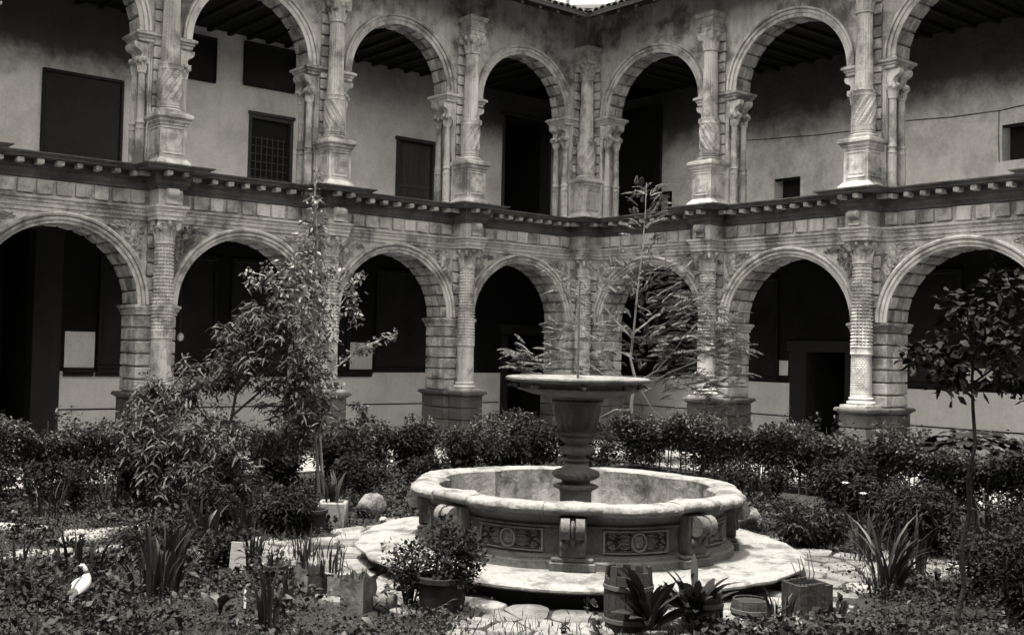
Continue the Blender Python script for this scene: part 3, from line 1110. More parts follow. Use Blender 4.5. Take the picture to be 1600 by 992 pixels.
def gallery(root, u_end, up_holes, low_holes, up_mat):
    uu0 = -BACK
    wl = obj("back_wall", wall_holes(uu0, u_end, 0.05, 1.70, [(h[0], h[1], h[2], 1.70) for h in low_holes], BACK, 0.4, "back_wall", DADO), root)
    obj("murky_wall", wall_holes(uu0, u_end, 1.70, 5.25, [(h[0], h[1], 1.70, h[3]) for h in low_holes], BACK, 0.4, "murky_wall", DARKPL), root)
    for (a, b, um_) in up_mat:
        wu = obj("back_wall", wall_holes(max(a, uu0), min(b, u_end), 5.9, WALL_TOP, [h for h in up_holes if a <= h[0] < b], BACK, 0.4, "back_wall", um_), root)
    m = MB()
    m.box(uu0, u_end, W0 + PD + .02, BACK - .002, 0.045, 0.20)
    obj("gallery_floor", m.mesh("gallery_floor", GALF), root)
    m = MB()
    m.box(uu0, u_end, W0 + .57, BACK - .002, 5.24, 6.02)
    obj("gallery_floor", m.mesh("gallery_floor", CEIL), root)
    m = MB()
    m.box(uu0, u_end, W0 + .565, BACK - .004, 6.022, 6.04)
    obj("floor_tiles", m.mesh("floor_tiles", GALF), root)
    m = MB()
    m.box(uu0, u_end, W0 + .565, BACK - .002, 10.33, 10.5)
    ce = obj("ceiling", m.mesh("ceiling", CEIL), root)
    n = int((u_end - 0.6) / 0.55)
    for k in range(n):
        u = 0.6 + k * 0.55
        block("beam", ce, u - .06, u + .06, W0 + .57, BACK - .006, 10.24, 10.328, WOOD, b=.01)
    m = MB()
    m.box(u_end, u_end + .3, W0, BACK + .4, 0.05, WALL_TOP)
    obj("end_wall", m.mesh("end_wall", PLASTER), root)
    # string line of the dado, low along the lower gallery
    m = MB()
    cuts = sorted([uu0] + [q for h in low_holes for q in (h[0] - .30, h[1] + .30)] + [u_end])
    for a, b in zip(cuts[::2], cuts[1::2]):
        if b > a:
            m.box(a, b, BACK - .025, BACK, 0.80, 0.83, .006)
    obj("dado_line", m.mesh("dado_line", WOOD), wl)
    return wl, wu


def doorway(root, u0, u1, z0, z1, stone=None, leaf=0.0):
    """door set in its opening: frame, boards, rails; or stone jambs round a dark passage"""
    fr = MB()
    if stone:
        fr.box(u0 - stone, u0 + .02, BACK - .05, BACK + .41, z0, z1 - .003, .012)
        fr.box(u1 - .02, u1 + stone, BACK - .05, BACK + .41, z0, z1 - .003, .012)
        fr.box(u0 - stone - .06, u1 + stone + .06, BACK - .10, BACK + .3, z1 + .001, z1 + .30, .02)
        d = obj("doorway", fr.mesh("doorway", DSTONE), root)
    else:
        fr.box(u0 - .02, u0 + .09, BACK - .03, BACK + .395, z0, z1 - .002, .008)
        fr.box(u1 - .09, u1 + .02, BACK - .03, BACK + .395, z0, z1 - .002, .008)
        fr.box(u0 - .06, u1 + .06, BACK - .08, BACK + .24, z1, z1 + .10, .012)
        d = obj("door", fr.mesh("door", DOORW), root)
    if leaf:
        n = 6
        bw_ = (u1 - u0 - .18) / n
        for k in range(n):
            block("board", d, u0 + .09 + k * bw_ + .003, u0 + .09 + (k + 1) * bw_ - .003, BACK + .10, BACK + .15, z0, z1 - .004, DOORW, b=.006)
        for z in (z0 + .45, z0 + .95):
            if z < z1 - .2:
                block("rail", d, u0 + .09, u1 - .09, BACK + .06, BACK + .098, z, z + .10, DOORW, b=.008)
    else:
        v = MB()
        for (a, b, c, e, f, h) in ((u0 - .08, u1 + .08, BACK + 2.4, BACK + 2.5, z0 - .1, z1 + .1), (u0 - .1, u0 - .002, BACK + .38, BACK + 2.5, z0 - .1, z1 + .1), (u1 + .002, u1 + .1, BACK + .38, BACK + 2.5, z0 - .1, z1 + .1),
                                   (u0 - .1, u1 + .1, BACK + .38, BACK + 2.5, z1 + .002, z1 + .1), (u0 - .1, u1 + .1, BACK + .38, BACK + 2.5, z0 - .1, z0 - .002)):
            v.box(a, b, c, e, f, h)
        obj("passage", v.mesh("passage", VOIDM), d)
    return d


HL_UP = [(2.21, 3.57, 6.04, 8.30), (6.93, 8.20, 6.62, 8.32), (-2.36, -.37, 6.04, 9.6)]
HL_LO = [(-2.31, -.72, 0.2, 2.9), (13.44, 15.2, 0.2, 4.9)]
HR_UP = [(3.28, 4.11, 6.62, 7.26), (9.5, 10.6, 7.02, 7.86), (-.88, -.37, 6.04, 7.3)]
HR_LO = [(4.37, 5.55, 0.2, 2.55)]
wl, wu = gallery(left, 17.2, HL_UP, HL_LO, [(-4, 1.5, SHADE_L), (1.5, 5.6, SHADE_M), (5.6, 10.9, PLASTER), (10.9, 18, SHADE_L)])
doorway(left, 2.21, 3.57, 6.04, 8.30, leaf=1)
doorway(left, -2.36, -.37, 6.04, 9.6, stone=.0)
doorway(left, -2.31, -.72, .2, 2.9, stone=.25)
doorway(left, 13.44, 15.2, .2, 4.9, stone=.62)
# barred window of the upper gallery
fr = MB()
a, b, c, d = HL_UP[1]
for q in ((a - .02, a + .07, c - .02, d + .02), (b - .07, b + .02, c - .02, d + .02), (a + .072, b - .072, c - .02, c + .07), (a + .072, b - .072, d - .07, d + .02)):
    fr.box(q[0], q[1], BACK - .02, BACK + .20, q[2], q[3], .006)
fr.box(a - .05, b + .05, BACK - .07, BACK + .06, d + .022, d + .10, .01)
wn = obj("window", fr.mesh("window", DOORW), left)
pm = MB()
pm.box(a + .07, b - .07, BACK + .16, BACK + .18, c + .07, d - .07)
obj("pane", pm.mesh("pane", VOIDM), wn)
for k in range(6):
    bm_ = MB()
    u = a + .07 + (b - a - .14) * (k + 1) / 7
    bm_.tube([(u, BACK + .05, c + .07), (u, BACK + .05, d - .5)], .011, 6)
    obj("bar", bm_.mesh("bar", IRON), wn)
for k in range(6):
    bm_ = MB()
    z = c + .12 + k * 0.205
    bm_.tube([(a + .07, BACK + .05, z), (b - .07, BACK + .05, z)], .010, 6)
    obj("bar", bm_.mesh("bar", IRON), wn)

gallery(right, 13.8, HR_UP, HR_LO, [(-4, 18, SHADE_R)])
doorway(right, 4.37, 5.55, .2, 2.55, stone=.5)
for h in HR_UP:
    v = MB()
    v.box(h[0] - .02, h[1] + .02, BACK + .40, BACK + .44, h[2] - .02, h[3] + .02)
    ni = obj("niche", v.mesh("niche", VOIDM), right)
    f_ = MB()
    f_.box(h[0], h[1], BACK + .03, BACK + .10, h[3] - .06, h[3], .006)
    obj("lintel", f_.mesh("lintel", WOOD), ni)


# ---- roofs
def roof(root, u_end):
    e, ze, rise, depth = 1.30, 11.10, 0.40, 5.6
    m = MB()
    n = 40
    th = 0.10
    # underside and tiled top as planes mitred on the diagonal
    for (dz, flip) in ((0.0, 0), (th, 1)):
        q = [(e, -e, ze + dz), (u_end, -e, ze + dz), (u_end, depth, ze + dz + rise * (depth + e)), (-depth, depth, ze + dz + rise * (depth + e))]
        m.add(q, [(0, 1, 2, 3) if flip else (3, 2, 1, 0)])
    m.quad((e, -e, ze), (u_end, -e, ze), (u_end, -e, ze + th), (e, -e, ze + th))
    r = obj("roof", m.mesh("roof", EAVE), root)
    # rafters under the eave
    k = 0
    u = 1.7
    while u < u_end:
        bm_ = MB()
        bm_.add([(u - .05, -e + .08, ze - .11 + rise * .08), (u + .05, -e + .08, ze - .11 + rise * .08), (u + .05, .27, ze - .11 + rise * (e + .27)), (u - .05, .27, ze - .11 + rise * (e + .27)),
                 (u - .05, -e + .08, ze - .003 + rise * .08), (u + .05, -e + .08, ze - .003 + rise * .08), (u + .05, .27, ze - .003 + rise * (e + .27)), (u - .05, .27, ze - .003 + rise * (e + .27))],
                [(0, 3, 2, 1), (0, 1, 5, 4), (2, 3, 7, 6), (1, 2, 6, 5), (0, 4, 7, 3)])
        obj("rafter", bm_.mesh("rafter", EAVE), r)
        u += 0.6
    # barrel tiles along the eave
    n = int((u_end - e) / 0.22)
    tm = MB()
    for s in range(7):
        a0, a1 = PI * s / 7, PI * (s + 1) / 7
        for ln in ((0, 1),):
            tm.quad((.105 * math.cos(a0), 0, .09 * math.sin(a0)), (.105 * math.cos(a1), 0, .09 * math.sin(a1)), (.085 * math.cos(a1), 1.2, .075 * math.sin(a1) + 1.2 * rise), (.085 * math.cos(a0), 1.2, .075 * math.sin(a0) + 1.2 * rise))
            tm.quad((.105 * math.cos(a0), 0, .09 * math.sin(a0)), (.08 * math.cos(a0), 0, .065 * math.sin(a0)), (.08 * math.cos(a1), 0, .065 * math.sin(a1)), (.105 * math.cos(a1), 0, .09 * math.sin(a1)))
    tme = cached("tile", lambda: tm.mesh("tile", TILE, True, 40))
    for k in range(n):
        obj("tile", tme, r, (e + .12 + k * 0.22, -e - .06, ze + th - .01 + random.uniform(-.012, .012)), (random.uniform(-.02, .02), 0, random.uniform(-.03, .03)))


roof(left, 17.2)
roof(right, 13.8)

# ---- tiled tower roof seen over the eaves
tw = empty("tiled_tower", (21.3, 20.9, 0), rz=math.radians(-38))
tag(tw, "far tiled hipped roof with pale posts rising behind the corner of the eaves", "building")
m = MB()
m.box(-2.6, 2.6, -1.8, 1.8, 0, 20.5)
obj("wall", m.mesh("wall", PLASTER), tw)
m = MB()
m.add([(-3.1, -2.3, 20.45), (3.1, -2.3, 20.45), (3.1, 2.3, 20.45), (-3.1, 2.3, 20.45), (-1.5, 0, 21.35), (1.2, 0, 21.45)], [(0, 1, 5, 4), (1, 2, 5), (2, 3, 4, 5), (3, 0, 4), (0, 3, 2, 1)])
obj("roof", m.mesh("roof", TILE), tw)
for x in (-1.9, 0.65):
    m = MB()
    m.box(x - .1, x + .1, -2.42, -2.35, 19.9, 20.9, .02)
    obj("post", m.mesh("post", PALES), tw)

# ---- two unseen wings added behind the camera, holding back the low sky light
for (nm, x0, x1, y0, y1, lab) in (("courtyard_wing_unseen", -30.5, -24.8, -30.5, 6.0, "plain stone wing added unseen on the far left behind the viewer, to shade the courtyard"), ("courtyard_wing_unseen", -24.79, 6.0, -30.5, -24.8, "plain stone wing added unseen on the near side behind the viewer, to shade the courtyard")):
    t = empty(nm, ((x0 + x1) / 2, (y0 + y1) / 2, 0))
    tag(t, lab, "cloister", "wings added unseen behind the viewer")
    hx, hy = (x1 - x0) / 2, (y1 - y0) / 2
    m = MB()
    m.box(-hx, hx, -hy, hy, 0.0, 11.6)
    m.box(-hx - .4, hx + .4, -hy - .4, hy + .4, 5.7, 6.0, .05)
    obj("wall", m.mesh("wall", STONE), t)
    m = MB()
    e = 1.0
    a_, b_ = (0, hy + e) if hx < hy else (hx + e, 0)
    m.add([(-hx - e, -hy - e, 11.3), (hx + e, -hy - e, 11.3), (hx + e, hy + e, 11.3), (-hx - e, hy + e, 11.3), (-a_, -b_, 13.2), (a_, b_, 13.2)],
          [(0, 1, 5, 4), (1, 2, 5), (2, 3, 4, 5), (3, 0, 4), (0, 3, 2, 1)] if hx >= hy else [(0, 1, 4), (1, 2, 5, 4), (2, 3, 5), (3, 0, 4, 5), (0, 3, 2, 1)])
    obj("roof", m.mesh("roof", TILE), t)

# ---- pictures hanging on the gallery walls
def to_world(wing, u, v, z):
    return (-u, v, z) if wing == "L" else (v, -u, z)


def picture(wing, u0, u1, z0, z1, label, fw=0.09, group=None):
    um, zm = (u0 + u1) / 2, (z0 + z1) / 2
    t = empty("painting", to_world(wing, um, BACK - .02, z0), rz=0 if wing == "L" else -PI / 2)
    tag(t, label, "painting", group)
    hw, h = (u1 - u0) / 2, z1 - z0
    m = MB()
    m.box(-hw + fw * .6, hw - fw * .6, -0.03, -0.005, fw * .6, h - fw * .6)
    obj("canvas", m.mesh("canvas", PAINT), t)
    m = MB()
    for (a, b, c, d) in ((-hw, hw, 0, fw), (-hw, hw, h - fw, h), (-hw, -hw + fw, fw + .001, h - fw - .001), (hw - fw, hw, fw + .001, h - fw - .001)):
        m.box(a, b, -.08, 0.0, c, d, .018)
    obj("frame", m.mesh("frame", FRAME), t)
    return t


picture("L", 5.0, 8.6, 1.74, 4.6, "huge dark lunette painting filling the lower left wall behind the leafy trees", .12)
picture("L", 0.55, 4.18, 1.74, 4.6, "huge dark painting on the lower wall right of the pale gap behind the third arch", .12)
picture("L", 8.95, 11.98, 1.74, 4.6, "huge dark painting on the lower wall behind the second arch, right of the pale patch", .12)
picture("L", -3.9, -2.75, 1.74, 4.6, "dark painting in the deep corner of the lower gallery, right of the doorway", .12)
picture("R", 0.3, 3.50, 1.74, 4.6, "huge dark painting on the lower right wall, left of the stone doorway", .12)
picture("R", 6.2, 8.62, 1.76, 4.6, "huge dark painting on the lower right wall, between the stone doorway and the small tree", .12)
picture("R", 9.37, 13.2, 1.76, 4.6, "huge dark painting on the lower right wall at the picture's right edge", .12)
picture("L", 11.55, 13.46, 6.55, 8.62, "large dark oil painting of a figure low on the upper left gallery wall", .08)
picture("L", 9.19, 10.0, 8.95, 10.1, "small dark painting hung high, left of two above the barred window", .05)
picture("L", 6.93, 8.44, 9.05, 10.2, "wide dark painting hung high above the barred window", .05)

picture("R", -3.3, -.75, 6.5, 10.0, "tall dark panel added in the corner of the upper right gallery", .08)  # framed dark panel added to darken this corner of the wall
# pale plaster left bare between the pictures
for (wing, a, b, z0, z1) in ((left, 4.22, 4.96, 1.78, 2.52), (left, 12.02, 12.72, 1.78, 2.62), (right, 3.52, 3.80, 1.9, 2.3), (right, 8.66, 9.33, 1.9, 2.25)):
    m = MB()
    m.box(a, b, BACK - .012, BACK - .002, z0, z1, .004)
    obj("plaster_patch", m.mesh("plaster_patch", DADO), wing)

# shelf rail below the lower pictures of the left wing
for (a, b, lab) in ((4.25, 8.6, "dark wooden rail under the paintings behind the third arch"), (8.9, 12.0, "dark wooden rail under the paintings behind the second arch"), (12.05, 12.75, "short dark wooden rail beside the stone jamb at the far left")):
    m = MB()
    m.box(-(b - a) / 2, (b - a) / 2, -.14, -.003, 0, .10, .02)
    m.box(-(b - a) / 2, (b - a) / 2, -.09, -.003, -.08, -.001, .015)
    t = obj("wall_rail", m.mesh("wall_rail", FRAME), None, to_world("L", (a + b) / 2, BACK, 1.66))
    tag(t, lab, "rail")

# cables
cb = MB()
pts = [(2.3, 8.46), (3.0, 8.40), (3.68, 8.36), (4.6, 8.29), (5.62, 8.26), (6.4, 8.27), (7.21, 8.30), (8.3, 8.22), (9.46, 8.20), (9.99, 8.24), (11.5, 8.3), (13.6, 8.42)]
cb.tube([(BACK - .02, -u, z) for u, z in pts], .012, 6)
t = obj("cable", cb.mesh("cable", IRON))
tag(t, "thin dark cable sagging along the rough upper gallery wall on the right", "cable")
cb = MB()
cb.tube([(BACK - .02, -9.44, 8.2), (BACK - .02, -9.43, 7.5), (BACK - .02, -9.45, 7.0)], .010, 6)
t = obj("cable", cb.mesh("cable", IRON))
tag(t, "short vertical cable dropping beside the square opening at upper right", "cable")

# lamp globe in the second lower arch
lg = empty("hanging_lamp", (-10.34, 3.0, 2.56))
tag(lg, "small white glass lamp globe hanging in the dark arch at left", "lamp")
m = MB()
m.lathe([(.02, .09), (.05, .07), (.075, .03), (.08, -.02), (.065, -.07), (.03, -.10), (.004, -.105)], 14)
obj("globe", m.mesh("globe", GLASSW, True), lg)
m = MB()
m.tube([(0, 0, .09), (0, 0, 2.66)], .006, 5)
obj("cord", m.mesh("cord", IRON), lg)

# ================================================================== FOUNTAIN
ft = empty("fountain", (FX, FY, 0), rz=0)
tag(ft, "large lobed stone fountain with carved panels and raised bowl amid the garden", "fountain")


def lobe(a, amp):
    """eight convex lobes that meet under the consoles at multiples of 45 degrees"""
    t = (a / (PI / 4)) % 1.0
    return 1.0 - amp + amp * math.sin(PI * t) ** 0.6


def ressaut(a, half):
    t = ((a / (PI / 4) + 0.5) % 1.0 - 0.5) * PI / 4
    return abs(t) < half


rj = random.Random(5)
lipn = [rj.uniform(-1, 1) for _ in range(64)]


def wob(a, n=64):
    x = a / (2 * PI) * n
    i = int(x) % n
    f_ = x - int(x)
    return lipn[i] * (1 - f_) + lipn[(i + 1) % n] * f_


# the round step
m = MB()
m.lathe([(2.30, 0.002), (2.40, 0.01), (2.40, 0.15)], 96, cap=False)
obj("riser", m.mesh("riser", SHADE_STONE, True, 50), ft)  # shade below the step's lip painted into the riser
m = MB()
m.lathe([(2.38, 0.14), (2.44, 0.155), (2.54, 0.165), (2.575, 0.185), (2.575, 0.205), (2.545, 0.225), (2.48, 0.234), (2.40, 0.236), (1.2, 0.24)], 160, fn=lambda a, z, r: r + (0.02 * wob(a) + 0.03 * wob(a * 1.0 + 2.1, 23) + .012 * wob(a * 6 % (2 * PI)) if r > 2.42 and z > .08 else 0), cap=False)
obj("step", m.mesh("step", FRIM, True, 50), ft)


def basin_fn(amp, hw, pr):
    def fn(a, z, r):
        v = r * lobe(a, amp)
        if ressaut(a, hw):
            v = r * (1 - amp * 0.5) + pr
        return v
    return fn


# wall, then rim with its set-forward pieces over the consoles
m = MB()
wall_prof = [(1.85, 0.235), (1.85, 0.315), (1.82, 0.335), (1.82, 0.36), (1.76, 0.375), (1.73, 0.39), (1.73, 0.645), (1.76, 0.66), (1.76, 0.675), (1.73, 0.69), (1.74, 0.73), (1.79, 0.775), (1.88, 0.80)]
m.lathe(wall_prof, 352, fn=basin_fn(0.08, 0.115, 0.03), cap=False)
obj("basin_wall", m.mesh("basin_wall", FSTONE, True, 35), ft)
rim_prof = [(1.80, 0.785), (1.90, 0.795), (1.955, 0.815), (1.975, 0.85), (1.965, 0.885), (1.93, 0.905), (1.84, 0.912), (1.72, 0.91), (1.67, 0.90), (1.64, 0.875), (1.66, 0.79)]
rim_fn = lambda a, z, r: (basin_fn(0.10, 0.16, 0.02)(a, z, r) if r > 1.75 else r * lobe(a, 0.095)) + 0.012 * wob(a * 1.7 % (2 * PI)) + 0.006 * wob(a * 5 % (2 * PI))
for k in range(16):                              # a stone over each console and one along each lobe between
    c_ = k * PI / 8
    hw_ = 0.1595 if k % 2 == 0 else PI / 8 - 0.1605
    m = MB()
    n_ = 22
    V, F = [], []
    dz = rj.uniform(-.006, .006) + (.006 if k % 2 == 0 else 0)
    for (r_, z_) in rim_prof:
        for q in range(n_ + 1):
            a = c_ - hw_ + 2 * hw_ * q / n_
            a_ = (a + 1e-9) % (2 * PI)
            rr_ = rim_fn(a_, z_, r_)
            V.append((rr_ * math.cos(a), rr_ * math.sin(a), z_ + dz + .004 * wob((a_ * 3.1 + r_) % (2 * PI))))
    N_ = n_ + 1
    L_ = len(rim_prof)
    for i_ in range(L_):
        for q in range(n_):
            F.append((i_ * N_ + q, i_ * N_ + q + 1, ((i_ + 1) % L_) * N_ + q + 1, ((i_ + 1) % L_) * N_ + q))
    F.append(tuple(i_ * N_ for i_ in range(L_)))
    F.append(tuple(i_ * N_ + n_ for i_ in range(L_))[::-1])
    m.add(V, F)
    obj("rim_stone", m.mesh("rim_stone", FRIM, True, 45), ft)
m = MB()
m.lathe([(1.64, 0.885), (1.625, 0.70), (1.62, 0.45), (1.5, 0.33), (0.15, 0.32)], 352, fn=lambda a, z, r: (r - .005) * lobe(a, 0.095 if r > 1.2 else 0), cap=False)
obj("basin_lining", m.mesh("basin_lining", FIN, True, 50), ft)

# consoles, one under each set-forward piece of the rim
cm = MB()
for s in (-1, 1):                                # two straps with a bead between, scrolled over at the top
    strap = []
    for k in range(13):
        t = k * 2 * PI / 13
        strap.append((0.155 + 0.105 * math.cos(t), 0.675 + 0.105 * math.sin(t)))
    cm.extrude(strap, 1, s * 0.075 - 0.045, s * 0.075 + 0.045)
cm.ellipsoid((0.19, 0, 0.68), (0.065, 0.028, 0.085), 10, 6)
cm.box(-0.05, 0.10, -0.14, 0.14, 0.372, 0.78, 0.015)
for s in (-1, 1):
    cm.ellipsoid((0.11, s * 0.085, 0.50), (0.035, 0.045, 0.05), 9, 6, .2)
    cm.ellipsoid((0.105, s * 0.06, 0.57), (0.025, 0.03, 0.05), 8, 5, .2)
cm.ellipsoid((0.11, 0, 0.56), (0.03, 0.035, 0.075), 8, 6, .2)
cme_ = cm.mesh("console", FSTONE, True, 40)
pb = MB()
pb.box(-0.1, 0.085, -0.235, 0.235, 0.236, 0.325, 0.012)
pb.box(-0.1, 0.065, -0.215, 0.215, 0.326, 0.37, 0.012)
pbm = pb.mesh("console_plinth", FSTONE)
for k in range(8):
    a = k * PI / 4
    R = 1.74
    co = obj("console", cme_, ft, (R * math.cos(a), R * math.sin(a), 0), (0, 0, a))
    obj("console_plinth", pbm, co, (0.04, 0, 0))

# carved panels between them: frame with beading, oval shield with cross and pales, leaf scrolls
def panel_pt(y, z, d):
    """curve the panel round the lobe: y along the wall, d out of it"""
    R = 1.73
    a = y / R
    r_ = R * lobe(PI / 8 + a, 0.08) + d
    return (r_ * math.cos(a), r_ * math.sin(a), 0.522 + (z - 0.592) * 1.02)


def on_lobe(mb):
    mb.v = [panel_pt(v[1], v[2], v[0]) for v in mb.v]
    return mb


def strip_box(mb, d0, d1, y0, y1, z0, z1, n=10):
    for k in range(n):
        a, b = y0 + (y1 - y0) * k / n, y0 + (y1 - y0) * (k + 1) / n
        mb.box(d0, d1, a, b, z0, z1)


pm_ = MB()
strip_box(pm_, 0, .030, -.37, .37, .475, .49, 14)
strip_box(pm_, 0, .030, -.37, .37, .69, .705, 14)
strip_box(pm_, 0, .030, -.37, -.35, .49, .69, 1)
strip_box(pm_, 0, .030, .35, .37, .49, .69, 1)
for k in range(26):
    y = -.335 + .67 * k / 25
    pm_.ellipsoid((.008, y, .502), (.012, .010, .008), 6, 4)
    pm_.ellipsoid((.008, y, .678), (.012, .010, .008), 6, 4)
pmm = on_lobe(pm_).mesh("carved_panel", CARVE, True, 30)
md = MB()
for k in range(28):                              # oval ring
    a0, a1 = 2 * PI * k / 28, 2 * PI * (k + 1) / 28
    for (ra, rb, da, db) in ((.092, .085, .0, .045), (.085, .072, .045, .045), (.072, .068, .045, .012)):
        P4 = []
        for (r_, d_, t) in ((ra, da, a0), (ra, da, a1), (rb, db, a1), (rb, db, a0)):
            P4.append((d_, r_ * math.cos(t), .592 + r_ * 1.15 * math.sin(t)))
        md.quad(*P4)
md.ellipsoid((.0, 0, .592), (.018, .075, .085), 20, 8)
sh = [(-.045, .645), (.045, .645), (.045, .575), (.03, .548), (0, .535), (-.03, .548), (-.045, .575)]
md.extrude(sh, 0, .0, .026)
for (a, b, c, d) in ((-.006, .006, .60, .64), (-.022, .022, .614, .626), (-.026, -.018, .608, .632), (.018, .026, .608, .632), (-.012, .012, .634, .640), (-.012, .012, .600, .606), (-.042, .042, .590, .595)):
    md.box(.026, .036, a, b, c, d)
for k in range(4):
    y = -.030 + k * .02
    md.box(.026, .036, y - .005, y + .005, .552, .588)
for k in range(5):
    md.ellipsoid((.02, -.03 + k * .015, .655 + .006 * (1 - abs(k - 2) / 2)), (.012, .007, .010), 6, 4)
mdm = on_lobe(md).mesh("medallion", CARVE, True, 30)
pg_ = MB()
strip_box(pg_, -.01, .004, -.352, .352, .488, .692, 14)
pgm = on_lobe(pg_).mesh("panel_ground_shade", SHADE_STONE)  # shade between the carvings painted as a dark back plate
lf = MB()


def relief_leaf(mb, y, z, an, ln, wd, hgt=.028):
    rows = []
    for i in range(7):
        s = i / 6
        t = an + 0.7 * s * (1 if math.sin(an) >= 0 else -1) * (1 if math.cos(an) > 0 else -1) * -0.6
        ww = wd * math.sin(PI * min(1, .1 + .88 * s)) * .5
        cy, cz = y + ln * s * math.cos(t), z + ln * s * math.sin(t)
        ny, nz = -math.sin(t), math.cos(t)
        rows += [(0.0, cy - ny * ww, cz - nz * ww), (hgt, cy - ny * ww * .5, cz - nz * ww * .5), (hgt * .4, cy, cz), (hgt, cy + ny * ww * .5, cz + nz * ww * .5), (0.0, cy + ny * ww, cz + nz * ww)]
    mb.add(rows, [(i * 5 + k, i * 5 + k + 1, i * 5 + 6 + k, i * 5 + 5 + k) for i in range(6) for k in range(4)])


lfm = []
for s in (-1, 1):
    lf = MB()
    base_an = 0 if s > 0 else PI
    for (dz, da, ln) in ((.045, .42, .13), (.0, .0, .16), (-.045, -.42, .13), (.02, .2, .15), (-.02, -.2, .15)):
        relief_leaf(lf, s * .085, .592 + dz, base_an + s * da, ln, .045)
    for (dy, dz, an) in ((.25, .03, .8), (.25, -.03, -.8), (.30, .05, 2.2), (.30, -.05, -2.2), (.27, 0, 0), (.24, .06, .3), (.24, -.06, -.3)):
        relief_leaf(lf, s * dy, .592 + dz, an if s > 0 else PI - an, .075, .04)
    lfm.append(on_lobe(lf).mesh("leaf_carving", CARVE, True, 60))
for k in range(8):
    a = PI / 8 + k * PI / 4
    p_ = obj("carved_panel", pmm, ft, None, (0, 0, a))
    obj("panel_ground_shade", pgm, p_)
    obj("medallion", mdm, p_)
    for q in lfm:
        obj("leaf_carving", q, p_)

# stem and bowl
st = [(.24, .30), (.24, .40), (.185, .44), (.185, .80), (.20, .835)]
m = MB()
m.lathe(st, 40)
m.lathe([(.20, .836), (.245, .86), (.25, .885), (.19, .905)], 64, fn=lambda a, z, r: r + .018 * math.cos(8 * a))
m.lathe([(.165, .906), (.165, .945), (.215, .96), (.26, .985), (.275, 1.02), (.26, 1.05), (.21, 1.068)], 96, fn=lambda a, z, r: r + (.012 * math.cos(20 * a + 30 * z) if r > .2 else 0))
m.lathe([(.205, 1.069), (.165, 1.09), (.13, 1.13), (.115, 1.155), (.145, 1.165), (.155, 1.18), (.145, 1.195), (.112, 1.205), (.112, 1.24), (.165, 1.25), (.20, 1.275), (.203, 1.30), (.18, 1.325), (.13, 1.345), (.135, 1.37), (.195, 1.415), (.215, 1.445), (.21, 1.47)], 64, fn=lambda a, z, r: r + (.008 * math.cos(16 * a) if 1.24 < z < 1.33 else 0))
m.lathe([(.21, 1.471), (.245, 1.48), (.255, 1.50), (.215, 1.52)], 96, fn=lambda a, z, r: r + .018 * abs(math.sin(12 * a)))
m.lathe([(.195, 1.521), (.205, 1.56), (.225, 1.62), (.235, 1.68), (.25, 1.75), (.262, 1.82), (.27, 1.88), (.33, 1.925)], 96, fn=lambda a, z, r: r + .026 * abs(math.sin(5 * a)) ** .6 * (1 if z < 1.8 else .5))
m.lathe([(.27, 1.845), (.305, 1.855), (.305, 1.875), (.27, 1.885)], 48)
obj("stem", m.mesh("stem", STEM, True, 40), ft)
m = MB()
m.lathe([(.36, 1.925), (.52, 1.945), (.66, 1.985), (.71, 2.0), (.72, 2.02), (.685, 2.032), (.69, 2.075), (.72, 2.088), (.80, 2.092), (.84, 2.105), (.852, 2.125), (.845, 2.145), (.81, 2.157), (.74, 2.152), (.70, 2.135), (.55, 2.06), (.1, 2.02)], 96, fn=lambda a, z, r: r * (1 + .008 * math.cos(8 * a + .6)) + (.012 * wob(a * 2 % (2 * PI)) if r > .8 else 0))
bw_o = obj("bowl", m.mesh("bowl", BOWL, True, 50), ft)
for k in range(8):
    a = k * PI / 4 + math.radians(6)
    s_ = MB()
    s_.ellipsoid((.73, 0, 2.065), (.055, .05, .045), 10, 7, .25)
    s_.ellipsoid((.785, 0, 2.055), (.03, .03, .022), 8, 5, .2)
    for q in (-1, 1):
        s_.ellipsoid((.75, q * .035, 2.10), (.02, .015, .022), 6, 4)
    s_.tube([(.79, 0, 2.05), (.83, 0, 2.03)], [.014, .010], 7)
    obj("spout_head", s_.mesh("spout_head", FSTONE, True), bw_o, None, (0, 0, a))
m = MB()
m.tube([(0, 0, 2.0), (.0, .0, 2.7), (.006, .004, 3.28)], [.016, .013, .010], 8)
obj("pipe", m.mesh("pipe", IRON), ft)


# ================================================================== PAVING
def clip_poly(poly, mx, my, nx, ny):
    out = []
    n = len(poly)
    for i in range(n):
        p, q = poly[i], poly[(i + 1) % n]
        dp, dq = (p[0] - mx) * nx + (p[1] - my) * ny, (q[0] - mx) * nx + (q[1] - my) * ny
        if dp <= 0:
            out.append(p)
        if dp * dq < 0:
            t = dp / (dp - dq)
            out.append((p[0] + t * (q[0] - p[0]), p[1] + t * (q[1] - p[1])))
    return out


PATHS = [((FX, FY), (-15.0, -9.95), 0.85), ((-15.0, -9.95), (-17.2, -8.9), 0.38), ((FX, FY), (-15.6, -15.9), 1.0), ((FX, FY), (-8.6, -14.9), 0.6)]


def seg_dist(x, y, a, b):
    dx, dy = b[0] - a[0], b[1] - a[1]
    t = max(0, min(1, ((x - a[0]) * dx + (y - a[1]) * dy) / (dx * dx + dy * dy)))
    return math.hypot(x - a[0] - t * dx, y - a[1] - t * dy)


def paved(x, y, grow=0.0):
    d = math.hypot(x - FX, y - FY)
    if d < 3.35 + grow:
        return True
    return any(seg_dist(x, y, a, b) < w_ + grow for a, b, w_ in PATHS)


